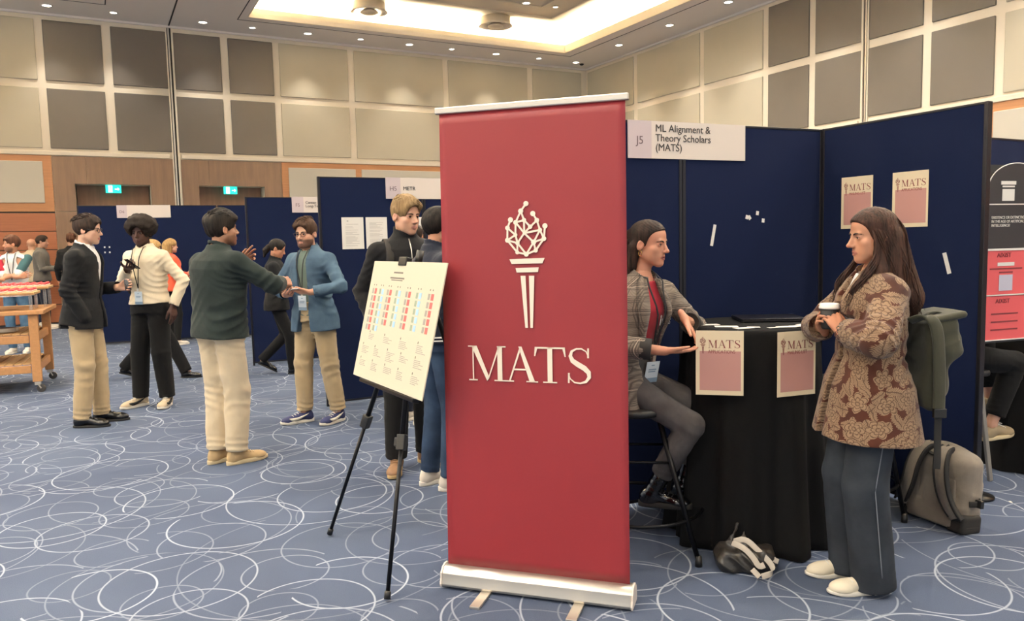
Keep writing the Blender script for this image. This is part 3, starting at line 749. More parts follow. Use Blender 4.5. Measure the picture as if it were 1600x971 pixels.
class Person:
    """lo-level pose in local metres: x right, y forward, z up, origin on the floor under the person"""
    def __init__(p, loc, face, height, label, name='person', hand_r=None, hand_l=None, foot_r=(.1, 0, 0), foot_l=(-.1, 0, 0), toe_r=-8, toe_l=8, look=(0, 0), sex='m', lean=(0, 0), twist=0,
                 pelvis=None, head=None, skin='#c89578', elbow_r=(.6, -1, -.3), elbow_l=(-.6, -1, -.3), knee_r=(.15, 1, .1), knee_l=(-.15, 1, .1), hr=None, hl=None, res=.0075, hres=.005, skip=(), heel_r=0, heel_l=0, pelvis_rot=0, **kw):
        p.o = dict(kw); p.o['skin'] = skin; p.sex = sex; k = p.k = height/1.75; p.res = res; p.hres = hres; p.skip = skip
        pz = .945*k if pelvis is None else pelvis[2]; p.pc = A_(0, 0, pz) if pelvis is None else A_(*pelvis)
        tl = .545*k*kw.get('tors', 1)
        p.nb = p.pc+A_(lean[0], lean[1], tl) if abs(lean[0])+abs(lean[1]) < .02 else p.pc+A_(lean[0], lean[1], math.sqrt(max(tl**2-lean[0]**2-lean[1]**2, .01)))
        pr = math.radians(pelvis_rot); tw = math.radians(twist); p.xa = A_(math.cos(pr), math.sin(pr), 0); p.xb = A_(math.cos(tw), math.sin(tw), 0); p.ax = nrm(p.nb-p.pc)
        sw = (.18 if sex == 'm' else .158)*k*kw.get('shw', 1)
        sc = p.nb-p.ax*(.088 if sex == 'm' else .095)*k; p.fc = nrm(np.cross(p.ax, p.xb))
        p.sh = {1: sc+p.xb*sw, -1: sc-p.xb*sw}; p.hip = {1: p.pc+p.xa*.085*k-A_(0, 0, .02), -1: p.pc-p.xa*.085*k-A_(0, 0, .02)}
        p.wr = {}; p.el = {}; p.hd = {}; ua, fa = .285*k, .255*k
        for sg, hw, hint, ho in ((1, hand_r, elbow_r, hr), (-1, hand_l, elbow_l, hl)):
            ho = ho or {}
            if hw is None: hw = tuple(p.sh[sg]+A_(sg*.06, .05, -.52*k))
            p.el[sg], p.wr[sg] = ik(p.sh[sg], hw, ua, fa, hint)
            d = ho.get('dir'); d = nrm(d) if d is not None else nrm(p.wr[sg]-p.el[sg]); pn = nrm(ho.get('palm', (-sg, 0, -.1)))
            p.hd[sg] = (d, pn, ho)
        p.ft = {1: A_(*foot_r), -1: A_(*foot_l)}; p.toe = {1: math.radians(toe_r), -1: math.radians(toe_l)}; p.heel = {1: heel_r, -1: heel_l}
        p.an = {}; p.kn = {}
        for sg, hint in ((1, knee_r), (-1, knee_l)):
            a = p.ft[sg]+A_(0, 0, .085*k+p.heel[sg]); p.kn[sg], p.an[sg] = ik(p.hip[sg], a, .424*k, .42*k, hint)
        # head
        hy, hp = math.radians(look[0]), math.radians(look[1]); roll = math.radians(look[2]) if len(look) > 2 else 0
        base = math.atan2(p.xb[1], p.xb[0]); p.HR = rotm('Z', base+hy)@rotm('X', hp)@rotm('Y', roll)
        hs = p.hs = kw.get('hs', (1.0 if sex == 'm' else .955))*(.6+.4*k)
        p.hc = (p.nb+p.ax*.125*k+p.fc*.035) if head is None else A_(*head)
        p.loc = A_(loc[0], loc[1], loc[2] if len(loc) > 2 else 0)
        # ---- body mesh
        V = []; Q = []; Cc = []; off = 0
        sk = np.array(lin(skin)[:3])
        def push(v, q, c):
            nonlocal off
            V.append(v); Q.append(q+off); Cc.append(c); off += len(v)
        if 'head' not in skip:
            s = head_sdf(p.o); nbl = (p.HR.T@(p.nb-p.ax*.03*k-p.hc))/hs; nr = .052 if sex == 'm' else .043
            s.add(Cap((0, -.018, -.06), nbl, nr, nr*1.08), .022); s.add(Cap(nbl+(p.HR.T@(p.xb*.04-p.ax*.03)), nbl-(p.HR.T@(p.xb*.04+p.ax*.03)), nr*.75), .03)
            v, q = surf(s, hres/hs); c = head_tone(v, p.o); push(v*hs@p.HR.T+p.hc, q, c)
        for sg in (1, -1):
            if ('hand_r' if sg == 1 else 'hand_l') in skip: continue
            d, pn, ho = p.hd[sg]; z = -nrm(pn-(pn@d)*d); x = np.cross(d, z); R = np.stack([x, d, z], 1); hk = (.98 if sex == 'm' else .88)*k*ho.get('size', 1)
            # right hand (sg=1): palm -z, fingers +y -> thumb on -x seen from the back
            s = hand_sdf(-sg, ho.get('spread', 1.0), ho.get('curl', (.22, .26, .3, .34)), ho.get('thumb', .5), ho.get('thumb_out', .6))
            back = (R.T@(p.el[sg]-p.wr[sg]))/hk; s.add(Cap((0, -.01, 0), tuple(back*.6), .026, .034), .015)
            v, q = surf(s, hres*.85/hk); push(v*hk@R.T+p.wr[sg], q, np.tile(sk*np.array([1.0, .93, .9]), (len(v), 1)))
        b = S(); pf = MEN if sex == 'm' else WOM; p.prof = [(t, a*k, c*k, (e[0]*k if e else 0)) for t, a, c, *e in pf]
        p.trunk = Loft(p.pc, p.nb, p.xa, p.xb, p.prof)
        b.add(Loft(p.pc, p.nb, p.xa, p.xb, p.prof, grow=-.012))
        for sg in (1, -1):
            b.add(Cap(p.nb-p.ax*.055*k, p.sh[sg]-p.ax*.01*k, .036*k, .038*k), .03); b.add(Cap(p.sh[sg], p.el[sg], .046*k, .036*k), .02); b.add(Cap(p.el[sg], p.wr[sg], .036*k, .024*k), .01)
            b.add(Cap(p.hip[sg], p.kn[sg], .075*k, .05*k), .03); b.add(Cap(p.kn[sg], p.an[sg], .048*k, .033*k), .02)
            b.add(Cap(p.an[sg], p.an[sg]+A_(-math.sin(p.toe[sg]), math.cos(p.toe[sg]), -.35)*.06*k, .026*k, .02*k), .02)
        v, q = surf(b, max(.016, res*2)); push(v, q, np.tile(sk, (len(v), 1)))
        me = mesh_from(name, np.concatenate(V), np.concatenate(Q), m_skin, smooth=True, colors=np.concatenate(Cc))
        p.root = obj(name, me, None, tuple(p.loc), math.radians(face)); tag(p.root, label, 'person', kw.get('group'))
        if 'head' not in skip and 'eyes' not in skip: p.eyes(kw.get('gaze', 0)); (p.face_lines() if hres < .006 else None)
    def face_lines(p):
        s = head_sdf(p.o); ys = np.linspace(.04, .125, 171)
        def fy(x, z):
            P = np.stack([np.full(171, x), ys, np.full(171, z)], 1).astype(f32); d = s(np.asfortranarray(P)); i = np.nonzero(d < 0)[0]; return ys[i[-1]] if len(i) else .085
        mb_ = m_browm(p.o.get('brow', '#1d1411'))
        for sg in (-1, 1):
            pts = [(sg*x, fy(sg*x, z)+.0008, z) for x, z in ((.012, .0175), (.020, .0205), (.030, .0225), (.040, .0215), (.049, .0165))]
            MB().tube([p.H(q) for q in pts], np.array([.0024, .0032, .0031, .0024, .001])*p.hs, 6).build('eyebrow', mb_, p.root, True)
            pts = []
            for a in np.linspace(.05*PI, .95*PI, 9):
                x = sg*EYE_X+.0138*math.cos(a); z = .0024+(p.o.get('lid', .0042)+.0012)*math.sin(a); pts.append((x, fy(x, z+.0008)+.0004, z+.0004))
            MB().tube([p.H(q) for q in pts], .0011*p.hs, 5).build('eyelash', mb_, p.root, True)
    def H(p, v): return p.HR@(np.array(v, float)*p.hs)+p.hc
    def eyes(p, gaze):
        for sg in (-1, 1):
            mb = MB(); c = A_(sg*EYE_X, .0735, .003); r = .0136; ring = []
            n = 14; V = []; 
            th = [0, .35, .6, .64, .9, 1.4, 2.0, 2.6, PI]; gz = rotm('Z', math.radians(gaze))
            for t in th:
                for j in range(n):
                    a = 2*PI*j/n; d = gz@A_(math.sin(t)*math.cos(a), math.cos(t), math.sin(t)*math.sin(a)); V.append(p.H(c+r*d))
            F_ = []; m_ = []
            for i in range(len(th)-1):
                for j in range(n): F_.append((i*n+j, i*n+(j+1) % n, (i+1)*n+(j+1) % n, (i+1)*n+j)); m_.append(1 if i < 2 else 0)
            me = mesh_from('eye', V, F_, [m_eyew, m_iris], m_, True); obj('eye', me, p.root)
    # ---- clothes
    def top(p, name, m, grow=.02, hem=.0, sleeve=1.0, arm=(.062, .052, .043), flare=0.0, front=None, collar=0, crease=.006, seed=1, res=None, belly=0.0, armk=.045, hemtilt=None, cuffcut=True, fine=0, boxy=0.0):
        """upper garment; hem = drop below the hip line (m); sleeve 1 = to wrist, .5 = elbow; front = slot function or None"""
        k = p.k; s = S(); L = np.linalg.norm(p.nb-p.pc); tb = -(hem*k)/L
        pr = [(t, (max(a, boxy*k) if t < .8 else a)-grow*np.interp(t, [.85, 1.0], [0, .75]), b+(belly if .05 < t < .6 else 0)-grow*np.interp(t, [.85, 1.0], [0, .7]), y) for t, a, b, y in p.prof if t > tb]
        a0, b0 = p.prof[1][1], p.prof[1][2]
        pr = [(tb, a0+flare+.012, b0+flare+.012, 0)] + ([(0., a0+flare*.4+.008, b0+flare*.4+.008, 0)] if tb < -.02 else []) + [q for q in pr if q[0] > max(tb, 0)+.01]
        lf = Loft(p.pc, p.nb, p.xa, p.xb, pr, grow=grow, t1=1.05); p.lofts = getattr(p, 'lofts', {}); p.lofts[name] = lf
        s.add(lf)
        for sg in (1, -1):
            s.add(Cap(p.nb-p.ax*.045*k, p.sh[sg]-p.ax*.005, (.036+grow*.5)*k, (arm[0]*.78)*k), .04)
            if sleeve > 0: s.add(Cap(p.sh[sg]-p.ax*.01*k, p.el[sg], arm[0]*.9*k, arm[1]*k), armk)
        for sg in (1, -1):
            if sleeve > .5:
                e = p.el[sg]+(p.wr[sg]-p.el[sg])*((sleeve-.5)*2); s.add(Cap(p.el[sg], e, arm[1]*k, arm[2]*k), .012)
        # folds
        for sg in (1, -1):
            if sleeve > .5: s.disp(folds(p.el[sg], p.el[sg]-p.sh[sg], 60, crease*1.5, .12*k, seed+sg))
            s.disp(folds(p.sh[sg]-p.ax*.09*k, p.xb*.8+p.ax*.6, 60, crease, .12*k, seed+3+sg))
        s.disp(folds(p.pc+p.ax*.10*k+p.xb*.12*k, p.ax+p.xb*.5, 42, crease*1.3, .16*k, seed+9)); s.disp(folds(p.pc+p.ax*.16*k-p.xb*.12*k, p.ax-p.xb*.4, 38, crease*1.3, .16*k, seed+13)); s.disp(crumple(crease*1.1, 13, seed+2))
        if fine: s.disp(crumple(fine, 60, seed+5))
        # openings
        for sg in (1, -1):
            e = p.wr[sg] if sleeve >= 1 else None
            if sleeve > .5 and ('hand_r' if sg == 1 else 'hand_l') not in p.skip:
                d = nrm(p.wr[sg]-p.el[sg]); e = p.el[sg]+(p.wr[sg]-p.el[sg])*((sleeve-.5)*2)
                if cuffcut:
                    near = lambda P, e=e, d=d, c=Cap(e, e+d*.06, (arm[2]+.014)*k): np.maximum((P-e.astype(f32))@-d.astype(f32), c(P))
                    s.sub(Fn(near), .004); s.sub(Cap(e-d*.018, e+d*.03, arm[2]*k-.007), .002)
            elif sleeve > 0:
                d = nrm(p.el[sg]-p.sh[sg]); e = p.sh[sg]+(p.el[sg]-p.sh[sg])*sleeve*2
                s.sub(Fn(lambda P, e=e, d=d: np.maximum((P-e.astype(f32))@-d.astype(f32), np.sqrt((((P-e.astype(f32)))**2).sum(1))-.13)), .003)
        hn = nrm(hemtilt) if hemtilt is not None else p.ax
        hz_ = p.pc-p.ax*hem*k
        arms = [(p.el[g], p.wr[g]) for g in (1, -1)]
        def hemcut(P):
            d = -((P-hz_.astype(f32))@hn.astype(f32))
            m = np.full(len(P), 9., f32)
            for a, b in arms: m = np.minimum(m, Cap(a, b, .07*k)(P))
            return np.minimum(d, m)
        s.cut(Fn(hemcut), .004)
        lo_, hi_ = p.pc, p.nb
        # neck opening
        nkc = p.nb+p.ax*.012*k+p.fc*.012
        if collar:
            ring = lambda P: np.abs(np.sqrt(((((P-nkc.astype(f32))-(((P-nkc.astype(f32))@p.ax.astype(f32)))[:, None]*p.ax.astype(f32)))**2).sum(1))-.066*k)-.007
            slab = lambda P: np.abs((P-(nkc+p.ax*collar*.4).astype(f32))@p.ax.astype(f32)+((P-nkc.astype(f32))@p.fc.astype(f32))*.35)-collar*.6
            s.add(Fn(lambda P: np.maximum(ring(P), slab(P)), nkc-.12, nkc+.12), .006)
            s.sub(Cap(nkc-p.ax*.02, nkc+p.ax*.12, .058*k, .064*k), .003)
        else: s.sub(Cap(nkc+p.fc*.006-p.ax*.005, nkc+p.ax*.12+p.fc*.02, .058*k, .075*k), .004)
        if front is not None:
            t_, u_, v_ = None, None, None
            def slot(P):
                t, u, v = lf.local(P); c, w = front(t); return np.maximum(np.abs(u-c)-w, np.maximum(-(v-.0), 0)*1.0+np.where(v < 0, .03, -.03)).astype(f32)
            s.sub(Fn(slot), .003)
        o_ = part(name, s, (res or p.res)*(1.5 if name in ('t_shirt', 'blouse', 'undershirt') or (name == 'shirt' and sleeve == 0) else 1), m, p.root); return o_
    def pants(p, m, thigh=.09, knee=.068, ank=.055, grow=.012, rise=.1, crease=.006, seed=2, drop=0.0, name='trousers', res=None, hemcut=.0, cuff=0):
        k = p.k; s = S(); s.add(Loft(p.pc-A_(0, 0, .0), p.nb, p.xa, p.xb, [(-.2, .13*k, .1*k, 0)]+[q for q in p.prof if q[0] < .3], grow=grow, t0=-.12, t1=rise*k/np.linalg.norm(p.nb-p.pc)))
        for sg in (1, -1):
            e = p.an[sg]+nrm(p.an[sg]-p.kn[sg])*drop
            kn_ = p.kn[sg]; s.add(Cap(p.hip[sg]+A_(0, 0, .0), kn_, thigh*k, knee*k), .04)
        legs = S()
        for sg in (1, -1):
            e = p.an[sg]+nrm(p.an[sg]-p.kn[sg])*drop; L_ = S(); s.add(Cap(p.kn[sg], e, knee*k, ank*k), .015)
            d = nrm(p.an[sg]-p.kn[sg]); s.disp(folds(p.kn[sg]-A_(0, 0, .03), d+.5*p.xa*sg, 50, crease*.9, .12*k, seed+sg)); s.disp(folds(e, d, 75, crease*1.3, .10*k, seed+4+sg)); s.disp(folds(p.hip[sg]+A_(0, .03, -.06), nrm(A_(sg*.6, 0, 1)), 60, crease, .13*k, seed+8+sg))
        s.disp(crumple(crease*.7, 19, seed))
        for sg in (1, -1):
            e = p.an[sg]+nrm(p.an[sg]-p.kn[sg])*drop; d = nrm(p.an[sg]-p.kn[sg])
            s.sub(Fn(lambda P, e=e, d=d: np.maximum((P-e.astype(f32))@-d.astype(f32), np.sqrt(((P-e.astype(f32))**2).sum(1))-.12)), .004)
        return part(name, s, (res or p.res)*1.18, m, p.root)
    def shoes(p, m, m_sole, kind='sneaker', L=None, m_lace=None, res=None, label=None, mark=None):
        k = p.k; L = L or (.29 if p.sex == 'm' else .255)*k
        for sg in (1, -1):
            if ('foot_r' if sg == 1 else 'foot_l') in p.skip: continue
            ft = p.ft[sg]; a = p.toe[sg]; fw = A_(-math.sin(a), math.cos(a), 0); pit = math.atan2(p.heel[sg], .18) if p.heel[sg] else 0
            R = rotm('Z', a)@rotm('X', -pit); o = ft+A_(0, 0, 0) + (A_(0, 0, p.heel[sg]) if p.heel[sg] else 0)
            # foot frame: origin under the ankle on the sole; y forward
            u = L/.29; wd = 1.0; s = S(); bk = -.075*u
            hgt = {'sneaker': .028, 'dress': .018, 'boot': .03, 'flat': .022}[kind]
            s.add(Ell((0, bk+.052*u, .045*u), (.036*u, .05*u, .058*u)))
            s.add(Cap((0, bk+.09*u, .062*u), (0, bk+.205*u, .035*u), .036*u, .028*u), .03)
            s.add(Ell((sg*-.004*u, bk+.222*u, .03*u), (.045*u, .062*u, .034*u)), .03)
            if kind == 'boot':
                sd = nrm(R.T@(p.kn[sg]-p.an[sg])); sa = A_(0, bk+.068*u, .07*u); s.add(Cap(sa, sa+sd*.2*u, .044*u, .052*u), .03); s.disp(folds((0, bk+.08*u, .1*u), (0, .5, 1), 70, .0025, .07, 3))
            elif kind == 'sneaker': s.add(Cap((0, bk+.06*u, .06*u), (0, bk+.055*u, .082*u), .038*u, .036*u), .02)
            s.cut(Half((0, 0, hgt*.7*u), (0, 0, -1)), .004)
            if kind != 'boot': s.sub(Cap((0, bk+.058*u, .095*u), (0, bk+.05*u, .16*u), .030*u, .034*u), .006)
            else: s.cut(Half(sa+sd*.205*u, sd), .003); s.sub(Cap(sa+sd*.19*u, sa+sd*.3*u, .044*u), .004)
            V, Q = surf(s, (res or p.res)*.8); V = V@R.T+o; sh = obj('shoe', mesh_from('shoe', V, Q, m, smooth=True), p.root)
            if label: sh['label'] = label
            # sole outline
            out = []
            for t in np.linspace(0, 2*PI, 28, endpoint=False):
                yy = math.cos(t); xx = math.sin(t); ln = L*.5; w_ = (.047 if yy > 0 else .039)*u; w_ *= 1-.12*math.exp(-((yy+.15)/.25)**2)
                out.append((np.sign(xx)*abs(xx)**.8*w_+sg*-.005*u*(yy > 0), bk+ln+np.sign(yy)*abs(yy)**.85*ln*1.02))
            mb = MB(); n = len(out); V2 = []
            hl = .0 if kind != 'dress' else 0
            for z, g_ in ((0.0, -.003), (.004, 0.001), (hgt*u-.003, .001), (hgt*u, -.004)):
                for x, y in out:
                    q = A_(x*(1+g_*12), bk+(y-bk), z+(.010 if (kind in ('sneaker', 'flat') and y > L*.55 and z < .01) else 0)*((y-L*.55)/(L*.2) if y > L*.55 else 0)); V2.append(R@q+o)
            F_ = [tuple(range(n-1, -1, -1)), tuple(3*n+j for j in range(n))]+[(i*n+j, i*n+(j+1) % n, (i+1)*n+(j+1) % n, (i+1)*n+j) for i in range(3) for j in range(n)]
            mb.add(V2, F_); mb.build('sole', m_sole, sh, True)
            if mark is not None:
                cur = [(.225, .052, .004), (.205, .044, .010), (.18, .042, .012), (.15, .046, .0105), (.12, .055, .008), (.085, .068, .005), (.055, .081, .0015)]
                for sx in (-1, 1):
                    V3 = []
                    for y_, z_, w_ in cur:
                        xw = .047-.006*((y_-.2)/.15)**2-.10*max(0, z_-.05)
                        for dz, dx in ((w_, -.002), (-w_, .001), (-w_, -.012), (w_, -.012)): V3.append(R@A_(sx*(xw+dx+.0035)*u, bk+y_*u, (z_+dz)*u)+o)
                    nn = len(cur); F3 = [(i*4+j, i*4+(j+1) % 4, (i+1)*4+(j+1) % 4, (i+1)*4+j) for i in range(nn-1) for j in range(4)]+[(0, 1, 2, 3), tuple((nn-1)*4+j for j in (3, 2, 1, 0))]
                    MB().add(V3, F3).build('side_mark', mark, sh, True)
            if m_lace is not None:
                lc = MB(); nl = 5 if kind != 'boot' else 7
                for i in range(nl):
                    if kind == 'boot' and i > 2:
                        q_ = sa+sd*(.03+.035*(i-3))*u; yy = q_[1]+.047*u; zz = q_[2]
                    else: yy = bk+(.105+.022*i)*u; yy = bk+(.19-.022*i)*u; zz = (.072+.0085*i)*u
                    pts = [R@A_(x*u, yy-abs(x)*.25, zz-x*x*12*u)+o for x in (-.024, -.012, 0, .012, .024)]; lc.tube(pts, .0032, 5)
                if kind in ('sneaker', 'flat'):
                    for sx in (-1, 1): lc.tube([R@A_(x*u, y*u+bk, z*u)+o for x, y, z in ((0, .105, .107), (sx*.02, .115, .112), (sx*.034, .13, .1), (sx*.02, .125, .1), (0, .108, .105))], .0026, 5)
                lc.build('laces', m_lace, sh, True)
    def lanyard(p, m, top, drop=.40, badge=True, off=.012, u0=.055, back=True, lf=None, badge_m=None, um=0.0, badge_size=(.085, .125), t_b=None, tilt=0.0):
        k = p.k; lf = lf or p.lofts[top]; L = np.linalg.norm(p.nb-p.pc); tb = 1.0-drop*k/L if t_b is None else t_b
        mb = MB()
        for sg in (1, -1):
            pts = []
            for i in range(10):
                s_ = i/9; t = 1.0-.02+(tb-.98)*s_; u = sg*u0*(1-s_)+um*s_; q = lf.at(min(t, .93), u*k, off=off)
                if t > .93: q = q+p.ax*L*(t-.93)-p.fc*(t-.93)*L*.5
                pts.append(q)
            pts = [p.nb+p.ax*.03*k+p.xb*sg*.052*k-p.fc*.03, p.nb+p.ax*.01+p.xb*sg*.057*k+p.fc*.03]+pts
            mb.tube(pts, .0065, 4, flat=p.fc)
        mb.tube([p.nb+p.ax*.03*k+p.xb*x-p.fc*(.03+.035*math.cos(x/.052/k*PI/2)) for x in np.linspace(-.052, .052, 7)*k], .0065, 4, flat=p.ax)
        lo = mb.build('lanyard', m, p.root, True)
        if badge:
            c = lf.at(tb, um*k, off=off+.004); w, h = badge_size; X = -p.xb; Y = p.ax; N = np.cross(X, Y)
            b = MB(); b.prism([(-.008, -.03), (.008, -.03), (.008, 0), (-.008, 0)], c, X, Y, N, .004); b.build('badge_clip', m_alu, lo)
            b = MB(); b.prism([(-w/2, -.03-h), (w/2, -.03-h), (w/2, -.03), (-w/2, -.03)], c, X, Y, N, .003); bo = b.build('badge', badge_m or m_badge, p.root, bevel=.001)
            b = MB(); c2 = c+N*.0032
            b.prism([(-w/2, -.03-h), (w/2, -.03-h), (w/2, -.03-h*.78), (-w/2, -.03-h*.78)], c2, X, Y, N, .0006)
            for j, (x0, x1, y) in enumerate(((-.3, .3, .35), (-.3, .25, .45), (-.12, .12, .15))): b.prism([(x0*w, -.03-h*y-.006), (x1*w, -.03-h*y-.006), (x1*w, -.03-h*y), (x0*w, -.03-h*y)], c2, X, Y, N, .0006)
            b.build('badge_print', m_badgep, bo)
m_badge = mat('badge_card', '#c9d3da', .4); m_badgep = mat('badge_print', '#7f95a8', .5)

# ---- hair
def short_hair(p, m, vol=.010, top=.0, fringe=0, seed=1, amp=.004, nape=-.055, sides=0.0, hres=None, freq=110, dirx=True, sweep=0.0, face=(.072, .085, .112), ears=1):
    s = S(); v = vol
    s.add(Ell((0, -.007, .036+top*.4), (.0765+v*.35+sides, .1+v*.9, .085+v+top*.6)))
    if top: s.add(Ell((sweep, .02, .085), (.062, .075, .038+top)), .03)
    if fringe: s.add(Cap((-.045+sweep, .078, .075), (.045+sweep, .082, .07), (.014+fringe*.012), (.013+fringe*.012)), .02)
    def st(P):
        x = P[:, 0]; q = x*freq+1.8*wob(P, 30, seed); a = np.sin(q)+.5*np.sin(2.3*q+1.2*wob(P, 22, seed+1)); return (amp*.5*a+amp*.6*wob(P, 55, seed+2)).astype(f32)
    def st2(P):
        q = np.arctan2(P[:, 0], P[:, 1]+.02)*freq*.09+2*wob(P, 28, seed); return (amp*.6*np.sin(q)+amp*.6*wob(P, 55, seed+2)).astype(f32)
    s.disp(st if dirx else st2)
    fz = -.03+(.0 if not fringe else -.012*fringe*0)
    s.sub(Ell((0, .118, fz-.004), face), .006)
    for sg in (-1, 1):
        if ears: s.sub(Ell((sg*.083, .004, -.022), (.022, .021, .036)), .008)
        s.sub(Ell((sg*.07, .07, -.05), (.04, .06, .055)), .01)
    s.sub(Fn(lambda P: (P[:, 2]-(nape+.25*(P[:, 1]+.06)))), .006)
    V, Q = surf(s, (hres or p.hres)*.9); return obj('hair', mesh_from('hair', V*p.hs@p.HR.T+p.hc, Q, m, smooth=True), p.root)
def afro(p, m, r=.125, seed=3):
    s = S(); s.add(Ell((0, -.012, .062), (r, r*1.02, r*.86)))
    s.disp(lambda P: (.006*wob(P, 120, seed, 7)+.005*wob(P, 60, seed+1, 6)).astype(f32))
    s.sub(Ell((0, .125, -.04), (.078, .1, .105)), .012)
    for sg in (-1, 1): s.sub(Ell((sg*.095, .01, -.05), (.03, .04, .05)), .01)
    s.sub(Fn(lambda P: P[:, 2]+.05), .01)
    V, Q = surf(s, p.hres); return obj('hair', mesh_from('hair', V*p.hs@p.HR.T+p.hc, Q, m, smooth=True), p.root)
def locks(p, paths, m, name='hair_locks', n=5):
    """tapered locks given in head space"""
    mb = MB()
    for pts, r in paths:
        P = np.array(pts); k = len(P); t = np.linspace(0, 1, k); rr = r*np.minimum(1, .45+1.6*t)*np.minimum(1, (1-t)*3.5+.15); P = P*p.hs@p.HR.T+p.hc; mb.tube(P, rr*p.hs, n)
    return mb.build(name, m, p.root, True)
def glasses(p, m, r=.021, rim=.0022, round_=True):
    mb = MB()
    for sg in (-1, 1):
        pts = [p.H((sg*.033+(r+.003)*math.cos(a), .101-.35*abs(.033+(r+.003)*math.cos(a)*sg*1-.033)*.3, .001+r*.85*math.sin(a))) for a in np.linspace(0, 2*PI, 20, endpoint=False)]
        mb.tube(pts, rim*p.hs, 6, closed=True)
        mb.tube([p.H(q) for q in ((sg*.057, .098, .006), (sg*.072, .085, .008), (sg*.079, .03, .01), (sg*.082, -.01, .008), (sg*.081, -.03, -.006))], rim*.9, 6)
    mb.tube([p.H(q) for q in ((-.011, .104, .004), (0, .107, .007), (.011, .104, .004))], rim, 6)
    return mb.build('glasses', m, p.root, True)

def tufts(p, m, n=140, ln=.035, seed=1, spread=.9, comb=(0, 1), lift=.25, r=(.0022, .0045), zmin=.05):
    """short tapered locks over the top of the head"""
    rg = random.Random(seed); L_ = []
    while len(L_) < n:
        a = rg.uniform(0, 2*PI); q = math.sqrt(rg.uniform(0, 1))*spread; x = .072*q*math.cos(a); y = .09*q*math.sin(a)-.008; z = .038+.09*math.sqrt(max(0, 1-(x/.082)**2-((y+.007)/.108)**2))
        if z < zmin or (y > .05 and z < .085): continue
        nv = nrm((x/.08**2, (y+.007)/.105**2, (z-.038)/.09**2)); c = nrm((comb[0]+rg.uniform(-.5, .5), comb[1]+rg.uniform(-.4, .4), 0)); d = nrm(c-(c@nv)*nv+nv*lift); l = ln*rg.uniform(.6, 1.3); p0 = A_(x, y, z)
        L_.append((np.array([p0, p0+d*l*.35+nv*.004, p0+d*l*.7+nv*.003, p0+d*l-nv*.004]), rg.uniform(*r)))
    return locks(p, L_, m, 'hair_tufts', 5)
# ------------------------------------------------------------------ booths
m_navypanel = NT('navy_loop_fabric')
_v = m_navypanel.coord(); _n = m_navypanel.noise(_v, 350, 2); m_navypanel.l(m_navypanel.mix(_n, lin('#0d1530'), lin('#15203f')), m_navypanel.b.inputs['Base Color'])
m_navypanel.b.inputs['Roughness'].default_value = .95; m_navypanel.b.inputs['Sheen Weight'].default_value = .02; m_navypanel.b.inputs['Specular IOR Level'].default_value = .1; m_navypanel.bump(_n, .3, .002); m_navypanel = m_navypanel.m
m_post = mat('dark_anodised_post', '#24242a', .4, .6); m_signw = mat('sign_card', '#d2c6ba', .55); m_signg = mat('sign_card_grey', '#bfb0b1', .55); m_ink = mat('dark_ink', '#2e2a2a', .6); m_inkg = mat('grey_ink', '#6d5a5c', .6)
m_paper = mat('white_paper', '#dcd6cc', .7); m_ivory = mat('ivory_paper', '#e3d2b0', .7); m_redink = mat('dark_red_ink', '#7d2a2c', .6); m_qrtone = mat('dusty_red_print', '#bf8d84', .65)
PH = 2.18
def display_panel(A, B, label, h=PH):
    A = np.array(A, float); B = np.array(B, float); d = B-A; L = np.linalg.norm(d); t = empty('booth_divider', (A[0], A[1], 0), math.atan2(d[1], d[0])); tag(t, label, 'booth divider', 'navy booth dividers')
    MB().box((.018, -.014, .045), (L-.018, .014, h-.01)).build('fabric_board', m_navypanel, t, bevel=.004)
    for x in (.011, L-.011): MB().box((x-.011, -.019, .0), (x+.011, .019, h)).build('post', m_post, t, bevel=.003)
    MB().box((.02, -.016, h-.014), (L-.02, .016, h)).build('top_rail', m_post, t, bevel=.003)
    MB().box((.02, -.016, .03), (L-.02, .016, .05)).build('bottom_rail', m_post, t, bevel=.003)
    return t
def on_panel(t):
    """axes of a panel thing: origin, along, up, normal towards the camera side"""
    a = t.rotation_euler[2]; X = np.array([math.cos(a), math.sin(a), 0]); return np.array(t.location), X, np.array([0, 0, 1.]), np.array([math.sin(a), -math.cos(a), 0])
def flat_thing(name, o, X, N, w, h, label, cat, m, t=.003, group=None, roll=0.0):
    """a sheet or board: local x right, z up, its face towards -y; origin at the lower left corner"""
    e = empty(name, tuple(o), math.atan2(X[1], X[0])); tag(e, label, cat, group)
    if roll: e.rotation_euler = (0, roll, math.atan2(X[1], X[0]))
    MB().box((0, -t, 0), (w, 0, h)).build('sheet' if t < .004 else 'board', m, e)
    return e
def sign(panel, s, z, code, words, label, size=.044, w=.8, h=.205, lines=1, base=None):
    o, X, Z, N = on_panel(panel); q = o+X*s+N*.016+np.array([0, 0, z]); e = flat_thing('booth_sign', q, X, N, w, h, label, 'sign', m_signw, .005, 'booth name signs')
    MB().box((0, -.0062, 0), (.15, -.0048, h)).build('code_block', m_signg, e)
    text_mesh('code_lettering', code, .062, m_inkg, e, (.075, -.0066, h*.38), (1, 0, 0), (0, 0, 1), 'CENTER')
    if words: text_mesh('name_lettering', words, size, m_ink, e, (.175, -.0066, base if base is not None else h*.41), (1, 0, 0), (0, 0, 1), space=.92)
    return e
c0 = np.array([1.935, 4.843]); dj = np.array([1.29, .556]); dj /= np.linalg.norm(dj); dr = np.array([.472, -.919]); dr /= np.linalg.norm(dr)
pj2 = display_panel(c0-dj*2.09, c0-dj*1.046, 'navy fabric booth divider behind the seated woman, left of the panel seam')
pj1 = display_panel(c0-dj*1.044, c0, 'navy fabric booth divider between the seam and the booth corner, behind the black table')
